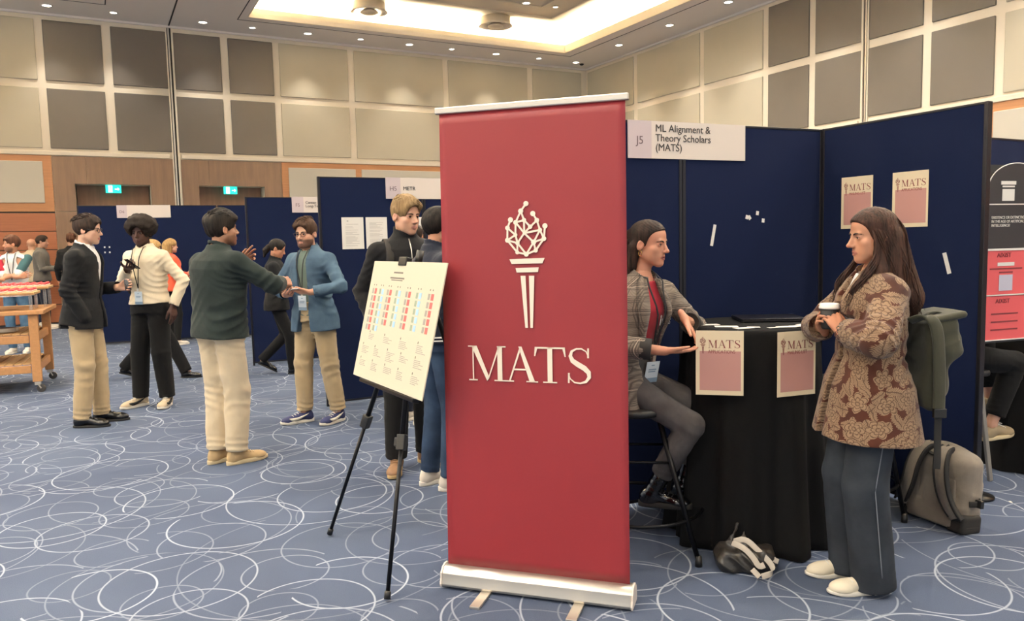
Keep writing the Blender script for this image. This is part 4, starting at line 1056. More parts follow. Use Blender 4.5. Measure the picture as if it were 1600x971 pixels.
pr1 = display_panel(c0+dr*.02, c0+dr*1.04, 'navy fabric booth divider side wall at the right, behind the standing woman')
sign(pj2, 2.09-1.405, 1.975, 'J5', 'ML Alignment &\nTheory Scholars\n(MATS)', 'white booth sign coded J5 on the divider above the seated woman', .057, base=.148)
def tagstrip(panel, s, z, w, h, roll, label, m=m_paper, name='paper_strip', group=None):
    o, X, Z, N = on_panel(panel); return flat_thing(name, o+X*s+N*.0145+np.array([0, 0, z]), X, N, w, h, label, 'paper', m, .0015, group, roll)
tagstrip(pj1, 1.044-.852, 1.485, .02, .125, .2, 'narrow pale adhesive strip stuck slantwise on the panel above the table')
for i, (s, z, r) in enumerate(((-.597, 1.638, .25), (-.567, 1.628, -.6), (-.518, 1.66, .15), (-.474, 1.615, .1))):
    tagstrip(pj1, 1.044+s, z, .02, .024, r, 'small white sticky square on the panel, %s of the four' % ('leftmost', 'second from left', 'uppermost', 'rightmost')[i], name='sticky_square', group='sticky squares above the table')
tagstrip(pr1, .83, 1.31, .022, .115, -.28, 'narrow pale adhesive strip on the side panel behind the standing woman')
def mats_sheet(o, X, N, label, words, w=.216, h=.305, pitch=0.0, code_h=.19):
    e = flat_thing('paper_notice', o, X, N, w, h, label, 'poster', m_ivory, .0012, 'ivory notices')
    lt = MB(); L_ = mats_glyphs(MB(), (0, 0, 0), (1, 0, 0), (0, 0, 1), (0, -1, 0), 1.0, .001); hh = .145/L_
    mats_glyphs(lt, (.056, -.0013, h-.082), (1, 0, 0), (0, 0, 1), (0, -1, 0), hh, .0006); lt.build('name_lettering', m_redink, e)
    tc = MB(); torch(tc, (.033, -.0013, h-.108), (1, 0, 0), (0, 0, 1), (0, -1, 0), .078/620, .0006); tc.build('torch_emblem', m_redink, e)
    text_mesh('subtitle_lettering', words, .0235, m_redink, e, (.056, -.0016, h-.107), (1, 0, 0), (0, 0, 1), xs=.145/(.0235*len(words)*.66), t=.0004)
    MB().box((.018, -.0018, .022), (.018+code_h*.98, -.0012, .022+code_h*.98)).build('code_area', m_qrtone, e)
    return e
o, X, Z, N = on_panel(pr1)
mats_sheet(o+X*(.172-.02)+N*.016+Z*1.566, X, N, 'ivory mailing list notice pinned on the side divider behind the standing woman', 'MAILING LIST')
mats_sheet(o+X*(.515-.02)+N*.016+Z*1.565, X, N, 'ivory applications notice pinned on the side divider, right of the mailing list one', 'APPLICATIONS')

dh = np.array([math.cos(.47), math.sin(.47)])
a_ = np.array([-1.793, 7.281]); ph1 = display_panel(a_, a_+dh*1.04, 'navy fabric booth divider carrying the H5 sheets, left of its seam'); ph2 = display_panel(a_+dh*1.042, a_+dh*2.08, 'navy fabric booth divider right of the H5 seam, half hidden by the banner')
sign(ph1, .656, 1.977, 'H5', 'METR', 'white booth sign coded H5 above the fair-haired young man', .052)
def text_sheet(panel, s, z, label, head=True, seed=0):
    o, X, Z, N = on_panel(panel); e = flat_thing('paper_notice', o+X*s+N*.016+Z*z, X, N, .212, .302, label, 'paper', m_paper, .0012, 'printed pages on the H5 panel'); r = random.Random(seed); b = MB()
    y = .25
    if head: b.box((.045, -.0018, .235), (.16, -.0012, .239)); b.box((.05, -.0018, .262), (.066, -.0012, .272)); y = .21
    while y > .03: b.box((.035, -.0018, y), (.035+r.uniform(.06, .14), -.0012, y+.003)); y -= r.choice((.011, .011, .011, .02))
    b.build('printed_lines', mat('pale_grey_ink', '#a39d95', .7) if 'pale_grey_ink' not in bpy.data.materials else bpy.data.materials['pale_grey_ink'], e); return e
text_sheet(ph1, .21, 1.497, 'white printed page at the left of the H5 panel', True, 1); text_sheet(ph1, .445, 1.497, 'white printed page beside the young man\'s head', False, 2); text_sheet(ph1, .825, 1.495, 'white printed page right of the young man\'s head', False, 3)
b_ = np.array([-3.387, 9.953]); pf1 = display_panel(b_, b_+dh*1.04, 'navy fabric booth divider with the F5 sign behind the bearded man'); pf2 = display_panel(b_+dh*1.042, b_+dh*2.08, 'navy fabric booth divider next to the F5 panel, behind the H5 booth')
sign(pf1, .586, 1.98, 'F5', 'Center on\nLong-Term Risk', 'white booth sign coded F5 above the bearded man', .05, base=.115)
g_ = np.array([-6.9, 12.4]); dg = np.array([.94, .34]); pd1 = display_panel(g_, g_+dg*1.04, 'navy fabric booth divider with the D6 sign behind the man in the black blazer', 2.26); pd2 = display_panel(g_+dg*1.042, g_+dg*2.08, 'navy fabric booth divider right of the D6 panel, behind the orange blouse', 2.26)
display_panel(g_+dg*2.1, g_+dg*3.1, 'navy fabric booth divider seen past the shoulder of the man in green', 2.26)
sign(pd1, .57, 2.06, 'D6', '', 'white booth sign coded D6 behind the curly-haired man')
for i in range(4):
    tagstrip(pd1, .35+.07*(i % 2), 1.58-.085*(i//2), .022, .026, 0, 'white sticky square in the %s %s of the four beside the blazer' % (('upper', 'lower')[i//2], ('left', 'right')[i % 2]), name='sticky_square', group='sticky squares on the D6 panel')
sign(pd2, 1.0, 2.06, 'E6', '', 'white booth sign end beside the F5 panel') if False else None

# ------------------------------------------------------------------ roll-up banner
m_banner = mat('crimson_banner_vinyl', '#8a292f', .45, var=.03, vscale=1.2, spec=.45); m_bprint = mat('cream_print', '#eadcc6', .5)
B0 = np.array([-.321, 3.36, 0]); B1 = np.array([.479, 3.10, 0]); T0 = np.array([-.309, 3.388, 2.105]); T1 = np.array([.464, 3.121, 2.105])
def banner():
    X = nrm(B1-B0); yaw = math.atan2(X[1], X[0]); L = np.linalg.norm(B1-B0); t = empty('rollup_banner', tuple(B0), yaw); tag(t, 'tall crimson roll-up banner with a cream torch emblem and serif lettering', 'banner')
    lean = .03; W = L
    prof = [(-.055, 0.0), (-.06, .012), (-.052, .035), (-.05, .058), (-.03, .078), (-.006, .086), (.02, .083), (.045, .06), (.052, .03), (.052, 0.0)]
    b = MB(); n = len(prof); V = [(0.0, y, z+.012) for y, z in prof]+[(W, y, z+.012) for y, z in prof]
    b.add(V, [tuple(range(n)), tuple(range(2*n-1, n-1, -1))]+[(i, n+i, n+(i+1) % n, (i+1) % n) for i in range(n)]); b.build('cassette', m_alu, t, True, bevel=.002)
    for x in (-.008, W): 
        c = MB(); V = [(x, y*1.04, z*1.04+.011) for y, z in prof]+[(x+.008, y*1.04, z*1.04+.011) for y, z in prof]; c.add(V, [tuple(range(n)), tuple(range(2*n-1, n-1, -1))]+[(i, n+i, n+(i+1) % n, (i+1) % n) for i in range(n)]); c.build('end_cap', m_signw, t)
    for x in (.185, .60): f = MB(); f.box((x, -.2, 0), (x+.045, .12, .012)); f.build('foot', m_alu, t, bevel=.002)
    # fabric with a faint waviness
    nx, nz = 24, 40; V = []
    for j in range(nz+1):
        z = .095+(2.09-.095)*j/nz
        for i in range(nx+1):
            x = .012+(W-.024)*i/nx; V.append((x+.012*(j/nz)*(.5-i/nx)*2*.6, -.004+lean*j/nz+.0025*math.sin(6*x+2.1*z)*math.sin(PI*j/nz)+.0015*math.sin(17*x)*math.sin(PI*j/nz), z))
    F_ = [(j*(nx+1)+i, j*(nx+1)+i+1, (j+1)*(nx+1)+i+1, (j+1)*(nx+1)+i) for j in range(nz) for i in range(nx)]
    me = mesh_from('fabric', V, F_, m_banner, smooth=True); fo = obj('fabric', me, t); so = fo.modifiers.new('thick', 'SOLIDIFY'); so.thickness = .002
    b = MB(); b.box((-.0, lean-.014, 2.083), (W-.005, lean+.008, 2.112)); b.build('top_rail', m_alu, t, bevel=.005)
    MB().cyl((W/2, .045, .06), (W/2, lean+.012, 2.1), .009, 10).build('support_pole', m_alu, t, True)
    # print: crop pixels -> banner. x px 720 + c/3.13 ; use the photo's proportions on the cloth
    Y = nrm((0, lean, 2.0)); N = np.array([0, -1., 0]); sc = .80/292/3.132*.985
    tm = MB(); torch(tm, (.408, lean*.57-.011, 1.167), (1, 0, 0), Y, N, sc, .0012); tm.build('torch_emblem', m_bprint, t)
    lm = MB(); full = mats_glyphs(MB(), (0, 0, 0), (1, 0, 0), Y, N, 1., .001); wd = .545; hh = .152
    # letters: cap height and overall width as printed
    tmp = MB(); mats_glyphs(tmp, np.array([.132, lean*.45-.011, .935]), (1, 0, 0), Y, N, hh, .0012, gap=(wd/hh-.7)/(full-.7)); tmp.build('name_lettering', m_bprint, t)
banner()

# ------------------------------------------------------------------ easel with the schedule board
m_blackmetal = mat('black_steel', '#17171a', .35, .7); m_board = mat('cream_foam_board', '#c9c0a8', .6)
BT = [np.array(q) for q in ((-.698, 3.993, 1.448), (-.265, 3.272, 1.448), (-.384, 3.201, .87), (-.818, 3.921, .87))]
def easel():
    h = nrm(BT[2]-BT[3]); up = nrm(BT[0]-BT[3]); n = nrm(np.cross(h, up)); mid = (BT[2]+BT[3])/2; apex = (BT[0]+BT[1])/2-n*.05+up*.03; f1 = A_(-.992, 3.965, .012); f2 = A_(-.564, 3.194, .012); back = A_(-.05, 4.02, .012)
    base = np.array([(f1[0]+f2[0]+back[0])/3, (f1[1]+f2[1]+back[1])/3, 0]); t = empty('easel', tuple(base)); tag(t, 'black tripod easel holding the cream schedule board', 'easel')
    head = apex-up*.015
    for f in (f1, f2, back):
        a = head-base; b = f-base; g_ = MB(); lg = nrm(b-a); L = np.linalg.norm(b-a); k1 = a+lg*L*.56
        g_.cyl(a, k1+lg*.03, .0125, 12); g_.cyl(k1, b, .0095, 12); leg = g_.build('leg', m_blackmetal, t, True)
        c = MB(); R = frame(lg, (0, 0, 1)); c.box((-.02, -.035, -.02), (.02, .035, .02), R=R, o=k1); c.box((.015, -.02, -.012), (.034, .02, .012), R=R, o=k1); c.build('leg_clamp', m_blackp, leg, bevel=.004)
        MB().tube([b-lg*.035, b-lg*.03, b], [.010, .0145, .0145], 12).build('rubber_foot', m_blackp, leg, True)
    MB().cyl(head-base-up*.02, apex-base+up*.035, .018, 12).build('mast_head', m_blackp, t, True)
    c = MB(); R = np.stack([h, -n, up], 1); tc = (BT[0]+BT[1])/2-base; c.box((-.045, -.012, -.02), (.045, .02, .022), R=R, o=tc-h*.05); c.build('top_clip', m_blackp, t, bevel=.004)
    l = MB(); o = mid-base; l.box((-.33, -.004, -.022), (.33, .03, -.004), R=R, o=o); l.build('ledge', m_blackmetal, t, bevel=.003)
    for sx, f in ((-.2, f1), (.2, f2)): 
        k = head+(f-head)*.36-base; MB().cyl(k, o+h*sx-n*.012, .009, 10).build('ledge_bracket', m_blackmetal, t, True)
    # board
    bo = empty('schedule_board', tuple(BT[3])); tag(bo, 'cream foam board with a coloured schedule table on the easel', 'poster board'); W = .841; H = .594
    MB().box((0, -.006, 0), (W, .0, H), R=R, o=(0, 0, 0)).build('board', m_board, bo, bevel=.001)
    cols = {'r': mat('print_red', '#d9645f', .6), 'b': mat('print_blue', '#9fc3d8', .6), 'g': mat('print_green', '#93a08a', .6), 'k': mat('print_grey', '#9a948a', .6), 'd': mat('print_dark_grey', '#6d675f', .6)}
    keys = list(cols); pb = MB(); r = random.Random(8)
    def rect(x0, x1, y0, y1, c): pb.box((x0*W, -.0068, (1-y1)*H), (x1*W, -.0058, (1-y0)*H), keys.index(c), R=R)
    rect(.34, .47, .085, .098, 'd'); rect(.30, .50, .13, .143, 'd'); rect(.32, .48, .15, .158, 'd')
    for i, (x, c2) in enumerate(((.07, 'r'), (.18, 'b'), (.30, 'r'), (.43, 'b'), (.57, 'r'), (.71, 'b'), (.86, 'r'))):
        c1 = 'k' if c2 == 'r' else 'g'; rect(x+.0, x+.008, .2, .212, 'd'); rect(x+.035, x+.042, .2, .212, 'd')
        for j in range(6 if i < 2 else 5): y = .235+j*.062; rect(x-.012, x+.012, y, y+.046, c1); rect(x+.026, x+.058, y, y+.048, c2)
    for row, (y0, n_) in enumerate(((.60, 4), (.71, 5), (.83, 5))):
        for k in range(n_):
            x = (.12+.23*k) if row == 0 else (.05+.19*k); rect(x+.02, x+.027, y0-.005, y0+.012, 'd'); y = y0+.022
            for q in range(r.choice((4, 5, 6))): rect(x+.015, x+.05+r.uniform(.02, .085), y, y+.005, 'k'); y += .0135
    pb.build('schedule_print', [cols[k] for k in keys], bo)['kind'] = 'stuff'
easel()

# ------------------------------------------------------------------ cocktail table with black cloth
TC = A_(1.215, 3.92, 0); TR = .325; TZ = 1.09
m_cloth = fabric('black_table_cloth', '#08080a', .1, fold=.12, sheen=.0); m_lamin = mat('black_laminate', '#1a1a1c', .4)
t = empty('cocktail_table', tuple(TC)); tag(t, 'round high cocktail table under a black cloth', 'table')
MB().lathe([(0, TZ-.03), (TR-.006, TZ-.03), (TR-.006, TZ-.004), (0, TZ-.004)], 40).build('table_top', m_lamin, t); MB().cyl((0, 0, .03), (0, 0, TZ-.03), .035, 16).build('column', m_blackmetal, t, True); MB().lathe([(0, 0), (.26, 0), (.26, .012), (.05, .035), (0, .035)], 32).build('base_plate', m_blackmetal, t, True)
def cloth():
    n = 144; V = []; rings = [(TR*k, TZ+.002) for k in (.02, .3, .6, .85, .96)]+[(TR+.002, TZ-.001), (TR+.007, TZ-.008)]+[(TR+.008+.085*((TZ-z)/TZ)**1.2, z) for z in (1.06, 1.0, .9, .78, .64, .5, .36, .24, .13, .05, .006)]
    for r, z in rings:
        dr_ = max(0, (TZ-.02-z)/TZ)
        for j in range(n):
            a = 2*PI*j/n; w = math.sin(9*a+.6)+.5*math.sin(15*a+2.0+1.5*math.sin(2*a))+.3*math.sin(23*a+1.1); rr = r+.030*dr_**.8*w-.012*dr_; V.append((rr*math.cos(a), rr*math.sin(a), z))
    F_ = [(i*n+j, i*n+(j+1) % n, (i+1)*n+(j+1) % n, (i+1)*n+j) for i in range(len(rings)-1) for j in range(n)]+[tuple(range(n-1, -1, -1))]
    me = mesh_from('tablecloth', V, [f[::-1] for f in F_], m_cloth, smooth=True); o = obj('tablecloth', me, None, tuple(TC)); tag(o, 'black floor-length cloth draped over the round cocktail table', 'tablecloth'); so = o.modifiers.new('thick', 'SOLIDIFY'); so.thickness = .002; so.offset = -1
cloth()
for (p_, q_, zt, lab, wd, tl) in (((.868, 3.625), (1.068, 3.572), 1.098, 'ivory applications notice hanging from the black table beside the seated woman', 'APPLICATIONS', .0), ((1.213, 3.562), (1.415, 3.632), 1.088, 'ivory mailing list notice hanging from the black table beside the standing woman', 'MAILING LIST', .0)):
    p_ = np.array(p_); q_ = np.array(q_); X = np.append(nrm(q_-p_), 0); N = np.array([X[1], -X[0], 0]); e = mats_sheet(np.append(p_, zt-.305)+N*.03, X, N, lab, wd); e.rotation_euler = (.0, 0, e.rotation_euler[2])
# things on the table
m_lap = mat('laptop_aluminium', '#25242a', .35, .7)
lt = empty('laptop', (1.345, 4.03, TZ+.004), math.radians(-3)); tag(lt, 'closed dark laptop lying on the black table', 'laptop')
MB().box((-.165, -.115, 0), (.165, .115, .010)).build('base', m_lap, lt, bevel=.004); MB().box((-.165, -.115, .0108), (.165, .115, .018)).build('lid', m_lap, lt, bevel=.004); MB().cyl((-.12, .113, .010), (.12, .113, .010), .005, 8).build('hinge', m_blackp, lt, True)
r = random.Random(3)
for i, (x, y, w, d, a) in enumerate(((.99, 3.86, .10, .05, .1), (1.05, 3.76, .11, .06, -.15), (1.11, 3.68, .09, .05, .3), (1.165, 3.70, .06, .04, -.2), (1.245, 3.66, .05, .03, .2), (1.315, 3.68, .085, .05, .05), (1.38, 3.70, .07, .05, .3), (1.44, 3.76, .10, .045, .5))):
    b = MB(); b.box((-w/2, -d/2, 0), (w/2, d/2, .0012)); b.box((-w*.4, -d*.3, .0012), (w*.1, -d*.1, .0016)); o = b.build('card', [m_paper], None, loc=(x, y, TZ+.0035+.0004*i), rz=a); tag(o, 'small white card on the black table, %s from the seated woman' % ('first', 'second', 'third', 'fourth', 'fifth', 'sixth', 'seventh', 'eighth')[i], 'card', 'cards on the black table')

# ------------------------------------------------------------------ bar stools
def stool(loc, rz, label, seat=.71, R0=.15, R1=.27):
    t = empty('bar_stool', loc, rz); tag(t, label, 'stool', 'black bar stools')
    MB().lathe([(0, seat-.03), (.16, seat-.03), (.185, seat-.02), (.19, seat), (.175, seat+.012), (.0, seat+.006)], 28).build('seat', m_blackp, t, True)
    for k in range(4):
        a = PI/4+k*PI/2; p0 = A_(R0*math.cos(a), R0*math.sin(a), seat-.03); p1 = A_(R1*math.cos(a), R1*math.sin(a), .02); lg = MB().cyl(p0, p1, .014, 10, r2=.012).build('leg', m_blackmetal, t, True); MB().tube([p1+A_(0, 0, .03), p1, p1-A_(0, 0, .02)], [.014, .017, .017], 10).build('foot_cap', m_blackp, lg, True)
    for z in (.20, .46):
        k_ = (seat-.03-z)/(seat-.05); rr = R0+(R1-R0)*k_
        if z < .3: MB().tube([(rr*math.cos(a)*1.0, rr*math.sin(a)*1.0, z) for a in np.linspace(0, 2*PI, 32, endpoint=False)], .009, 8, closed=True).build('foot_ring', m_blackmetal, t, True)
        else:
            for k in range(4): a = PI/4+k*PI/2; b = a+PI/2; MB().cyl((rr*math.cos(a), rr*math.sin(a), z), (rr*math.cos(b), rr*math.sin(b), z), .007, 8).build('brace', m_blackmetal, t, True)
stool((.60, 3.80, 0), math.radians(-7), 'black bar stool under the seated woman', .70, .16, .40)
stool((1.80, 4.13, 0), math.radians(15), 'black bar stool behind the table, next to the standing woman', .74, .17, .30)

# ------------------------------------------------------------------ grey rucksack on the floor
m_grey = fabric('grey_melange_nylon', '#786f64', .05, vscale=40, bump=.8, fold=.12); m_strapb = mat('black_webbing', '#1c1a19', .8, bump=.3, bscale=300)
def rib(pts, w, th, m, parent, name, side):
    """flat strap along pts with width direction 'side'"""
    P = np.array(pts, float)
    for _ in range(2):
        Q = [P[0]]
        for a, b in zip(P[:-1], P[1:]): Q += [a*.75+b*.25, a*.25+b*.75]
        Q.append(P[-1]); P = np.array(Q)
    S_ = nrm(side); T = np.gradient(P, axis=0); V = []; n = len(P)
    for p, tt in zip(P, T):
        tt = nrm(tt); s = nrm(S_-(S_@tt)*tt); u = np.cross(tt, s)
        for a, b in ((-1, -.4), (-.8, -1), (.8, -1), (1, -.4), (1, .4), (.8, 1), (-.8, 1), (-1, .4)): V.append(p+s*a*w/2+u*b*th/2)
    F_ = [(i*8+j, i*8+(j+1) % 8, (i+1)*8+(j+1) % 8, (i+1)*8+j) for i in range(n-1) for j in range(8)]+[tuple(range(7, -1, -1)), tuple((n-1)*8+j for j in range(8))]
    return MB().add(V, F_).build(name, m, parent, True)
def rucksack():
    t = empty('rucksack', (2.185, 3.955, 0), math.radians(-68)); t.rotation_euler = (math.radians(-6), 0, math.radians(-68)); tag(t, 'grey rucksack leaning on the side panel by the carpet', 'rucksack')
    s = S(); s.add(RBox((0, .07, .20), (.185, .085, .20), None, .06)); s.add(Ell((0, .06, .32), (.15, .08, .12)), .05); s.add(RBox((0, .14, .15), (.15, .05, .13), None, .04), .03); s.disp(crumple(.006, 16, 4)); s.disp(folds((.1, 0, .1), (.6, 0, 1), 40, .008, .15, 2)); s.cut(Half((0, 0, .004), (0, 0, -1)), .004)
    part('bag_body', s, .006, m_grey, t)
    s = S(); s.add(RBox((0, -.002, .25), (.05, .022, .15), None, .018)); s.add(RBox((.105, -.0, .16), (.035, .022, .12), None, .018)); s.add(RBox((-.105, -.0, .16), (.035, .022, .12), None, .018)); s.add(RBox((0, .0, .075), (.14, .022, .06), None, .018)); part('back_padding', s, .006, m_grey, t)
    for c_, h_ in (((.15, .05, .05), (.05, .07, .05)), ((-.16, .05, .035), (.035, .06, .035))): s = S(); s.add(RBox(c_, h_, None, .02)); s.cut(Half((0, 0, .004), (0, 0, -1)), .003); part('corner_patch', s, .006, m_strapb, t)
    for sg in (-1, 1):
        pts = [(sg*.045, .02, .415), (sg*.06, -.035, .405), (sg*.08, -.07, .32), (sg*.10, -.065, .21), (sg*.135, -.05, .13), (sg*.165, -.03, .085)]
        st = rib(pts, .066, .026, m_grey, t, 'shoulder_strap', (1, 0, .15*sg)); 
        for e in (-.033, .033): rib([(x+e, y-.003, z) for x, y, z in pts], .011, .027, m_strapb, st, 'strap_piping', (1, 0, 0))
        rib([(sg*.165, -.022, .092), (sg*.172, -.012, .06), (sg*.17, .02, .02)], .028, .005, m_strapb, st, 'webbing', (1, 0, 0)); MB().box((-.02, -.01, -.016), (.02, .004, .016), o=(sg*.167, -.022, .088)).build('buckle', m_blackp, st, bevel=.003)
    rib([(-.05, .02, .425), (-.045, .0, .41), (-.02, -.03, .375), (.02, -.03, .375), (.045, .0, .41), (.05, .02, .425)], .026, .008, m_strapb, t, 'haul_loop', (.2, .8, .3))
    z = MB(); z.tube([(.17, .05, .04), (.178, .06, .15), (.172, .06, .25), (.14, .05, .36), (.09, .05, .415)], .006, 6); z.build('zip', m_strapb, t, True)
    rib([(.16, .1, .17), (.20, .09, .175), (.215, .05, .165), (.19, .02, .16)], .03, .006, m_strapb, t, 'compression_strap', (0, 0, 1)); MB().box((-.018, -.012, -.02), (.018, .012, .02), o=(.215, .06, .167)).build('side_buckle', m_blackp, t, bevel=.004)
rucksack()

# ------------------------------------------------------------------ olive rucksack and cup of the standing woman
m_olive = fabric('olive_nylon', '#3a3a2f', .08, fold=.2)
def olive_pack():
    t = empty('rucksack', (1.49, 3.27, 0), PI/2); tag(t, 'olive rucksack hanging on the back of the woman in the floral jacket', 'rucksack')
    s = S(); s.add(RBox((-.03, -.275, 1.10), (.125, .072, .085), rotm('X', -.18), .03)); s.add(RBox((-.03, -.262, .97), (.115, .05, .11), rotm('X', .12), .03), .07); s.add(RBox((-.03, -.255, .86), (.10, .028, .07), rotm('X', .25), .025), .07); s.disp(crumple(.009, 15, 6)); s.disp(folds((-.1, -.3, 1.0), (0, .6, 1), 45, .007, .14, 5)); part('bag_body', s, .006, m_olive, t)
    s = S(); s.add(RBox((-.03, -.29, 1.185), (.128, .075, .014), rotm('X', -.18), .013)); s.disp(crumple(.004, 20, 8)); part('lid_flap', s, .006, m_olive, t)
    rib([(-.11, -.15, 1.17), (-.15, -.19, 1.195), (-.168, -.222, 1.17), (-.172, -.236, 1.10), (-.17, -.245, .95), (-.165, -.248, .84), (-.165, -.248, .80)], .048, .014, m_olive, t, 'shoulder_strap', (0, 1, .1)); MB().box((-.012, -.026, -.02), (.008, .026, .02), o=(-.168, -.248, .795)).build('buckle', m_blackp, t, bevel=.004)
    rib([(-.165, -.246, .79), (-.165, -.245, .70), (-.165, -.248, .60), (-.165, -.245, .56)], .03, .004, m_strapb, t, 'strap_tail', (0, 1, 0)); rib([(-.09, -.215, 1.17), (-.085, -.235, 1.20), (-.08, -.275, 1.205), (-.075, -.31, 1.19)], .028, .007, m_olive, t, 'haul_loop', (1, 0, 0))
olive_pack()
def cup(loc):
    t = empty('coffee_cup', loc, 0); tag(t, 'black paper coffee cup with a white lid in the standing woman\'s hands', 'cup')
    MB().lathe([(0, 0), (.028, 0), (.031, .004), (.0395, .09), (.0, .09)], 28).build('cup_body', mat('black_paper', '#191717', .6), t, True); MB().lathe([(.0425, .086), (.043, .094), (.0405, .097), (.0395, .107), (.036, .109), (.034, .103), (0, .103)], 28).build('lid', mat('white_lid', '#e6ddd0', .35), t, True)
cup((1.49-.138, 3.27+.0, 1.132))

# ------------------------------------------------------------------ tote bag on the carpet
def tote():
    m = mat('black_coated_cloth', '#2a2724', .35, bump=.5, bscale=14, bdist=.02); ms = mat('grey_webbing_strap', '#b3a99b', .8, bump=.3, bscale=400)
    t = empty('tote_bag', (1.055, 3.455, 0), math.radians(-12)); tag(t, 'slumped black tote bag with pale handles on the carpet by the tablecloth', 'bag')
    s = S(); s.add(RBox((0, 0, .05), (.13, .075, .055), rotm('Z', .1), .035)); s.add(Cap((-.075, .03, .07), (-.03, .06, .185), .045, .012, (0, 1, 0), 1.6), .05); s.add(Cap((.0, .05, .08), (.0, .07, .15), .05, .02, (0, 1, 0), 1.6), .04); s.add(Cap((.06, -.02, .05), (.13, .0, .03), .045, .025), .04)
    s.disp(crumple(.02, 17, 12)); s.disp(folds((-.05, -.05, .06), (1, 0, .7), 45, .012, .14, 3)); s.cut(Half((0, 0, .003), (0, 0, -1)), .003); part('bag_body', s, .0055, m, t)
    rib([(-.06, -.02, .125), (-.01, -.06, .12), (.03, -.085, .085), (.05, -.10, .05), (.075, -.095, .06)], .026, .004, ms, t, 'handle', (.3, .5, 1)); rib([(-.05, -.015, .13), (.0, -.02, .15), (.06, -.055, .10), (.11, -.09, .06), (.11, -.12, .035), (.06, -.13, .02)], .026, .004, ms, t, 'handle', (.5, .3, 1)); rib([(.06, -.06, .075), (.1, -.05, .08), (.14, -.05, .06)], .024, .004, ms, t, 'handle', (0, .6, 1)); rib([(.02, -.115, .045), (.05, -.135, .02)], .024, .003, ms, t, 'handle', (1, .2, .3))
tote()

# ------------------------------------------------------------------ small things in hands
m_phone = mat('dark_phone_glass', '#1a1518', .15)
def in_local(root, face, v): a = math.radians(face); return (root[0]+v[0]*math.cos(a)-v[1]*math.sin(a), root[1]+v[0]*math.sin(a)+v[1]*math.cos(a), v[2])
def held_phone(loc, rot, label, m): 
    t = empty('mobile_phone', loc); t.rotation_euler = rot; tag(t, label, 'phone'); MB().box((-.036, -.075, -.004), (.036, .075, .004)).build('case', m, t, bevel=.004); MB().box((-.033, -.071, .004), (.033, .071, .0046)).build('screen', m_phone, t); MB().box((-.028, .045, -.006), (-.008, .066, -.004)).build('camera_bump', m_phone, t)

# ------------------------------------------------------------------ neighbouring booth at the right
m_redp = mat('coral_red_print', '#d9585a', .5); m_blackpr = mat('black_glossy_print', '#231f20', .35)
pb0 = np.array([3.30, 5.41]); display_panel(pb0-dh*.3, pb0+dh*.72, 'navy fabric booth divider of the next booth at the right edge')
def next_booth():
    o = A_(2.655, 4.32, 0); X = nrm((.95, .3, 0)); N = A_(X[1], -X[0], 0); t = empty('display_stand', tuple(o), math.atan2(X[1], X[0])); tag(t, 'display stand with two black and two coral red notices at the right edge', 'display stand')
    w = .42
    def sh(z0, z1, m, nm, y=-.004): return MB().box((0, y, z0), (w, y+.003, z1)).build(nm, m, t)
    MB().box((.01, 0, .9), (w-.01, .012, 1.9)).build('backing_board', m_blackp, t)
    MB().cyl((.012, .03, .02), (.012, .03, 1.8), .011, 10).build('pole', m_blackmetal, t, True); MB().lathe([(0, 0), (.1, 0), (.1, .012), (.03, .025), (0, .03)], 24, o=(.012, .03, 0)).build('base', m_blackmetal, t, True)
    a = sh(.915, 1.165, m_redp, 'red_notice'); b = sh(1.175, 1.425, m_redp, 'red_notice'); c = sh(1.435, 1.675, m_blackpr, 'black_notice')
    d = MB(); n = 16; pts = [(0, 1.685), (w, 1.685)]+[(w*.5+w*.5*math.cos(q), 1.77+.14*math.sin(q)) for q in np.linspace(0, PI, n)]; d.prism(pts, (0, -.004, 0), (1, 0, 0), (0, 0, 1), (0, -1, 0), .003); d = d.build('black_notice', m_blackpr, t)
    e = MB(); e.tube([(w*.5+w*.5*math.cos(q), -.006, 1.77+.14*math.sin(q)) for q in np.linspace(0, PI, 24)], .003, 6); e.build('white_edge', m_paper, d, True)
    for z in (1.168, 1.428, 1.678, 1.422, .912): MB().box((0, -.009, z), (w, -.004, z+.006)).build('white_edge', m_paper, t)
    f = lambda p, x0, x1, z0, z1, m, nm, y=-.0052: MB().box((x0, y-.0008, z0), (x1, y+.0002, z1)).build(nm, m, p)
    f(d, .09, .20, 1.79, 1.81, m_paper, 'label_strip', -.0075); f(d, .10, .19, 1.775, 1.784, m_paper, 'label_strip', -.0075); f(d, .10, .19, 1.70, 1.765, m_paper, 'code_area', -.0075)
    text_mesh('notice_lettering', 'EXISTENCE OR EXTINCTION\nIN THE AGE OF ARTIFICIAL\nINTELLIGENCE?', .022, m_paper, c, (.03, -.0055, 1.60), (1, 0, 0), (0, 0, 1), xs=.9)
    m_dr = mat('maroon_ink', '#7a2c30', .6)
    for p, z in ((b, 1.385), (a, 1.125)): text_mesh('name_lettering', 'AIXIST', .036, m_dr, p, (.08, -.0055, z), (1, 0, 0), (0, 0, 1))
    f(b, .085, .21, 1.335, 1.355, m_paper, 'label_strip'); f(b, .03, .27, 1.316, 1.324, m_dr, 'text_line'); f(b, .10, .20, 1.296, 1.303, m_dr, 'text_line'); f(b, .10, .20, 1.195, 1.285, mat('pale_blue_print', '#b9b6c4', .6), 'code_area')
    for z in (1.06, 1.015, .97): f(a, .05, .25, z, z+.008, m_dr, 'text_line')
next_booth()
ct = A_(3.45, 5.0, 0)
t = empty('side_table', tuple(ct), 0); tag(t, 'black-draped table of the next booth at the right edge', 'table'); 
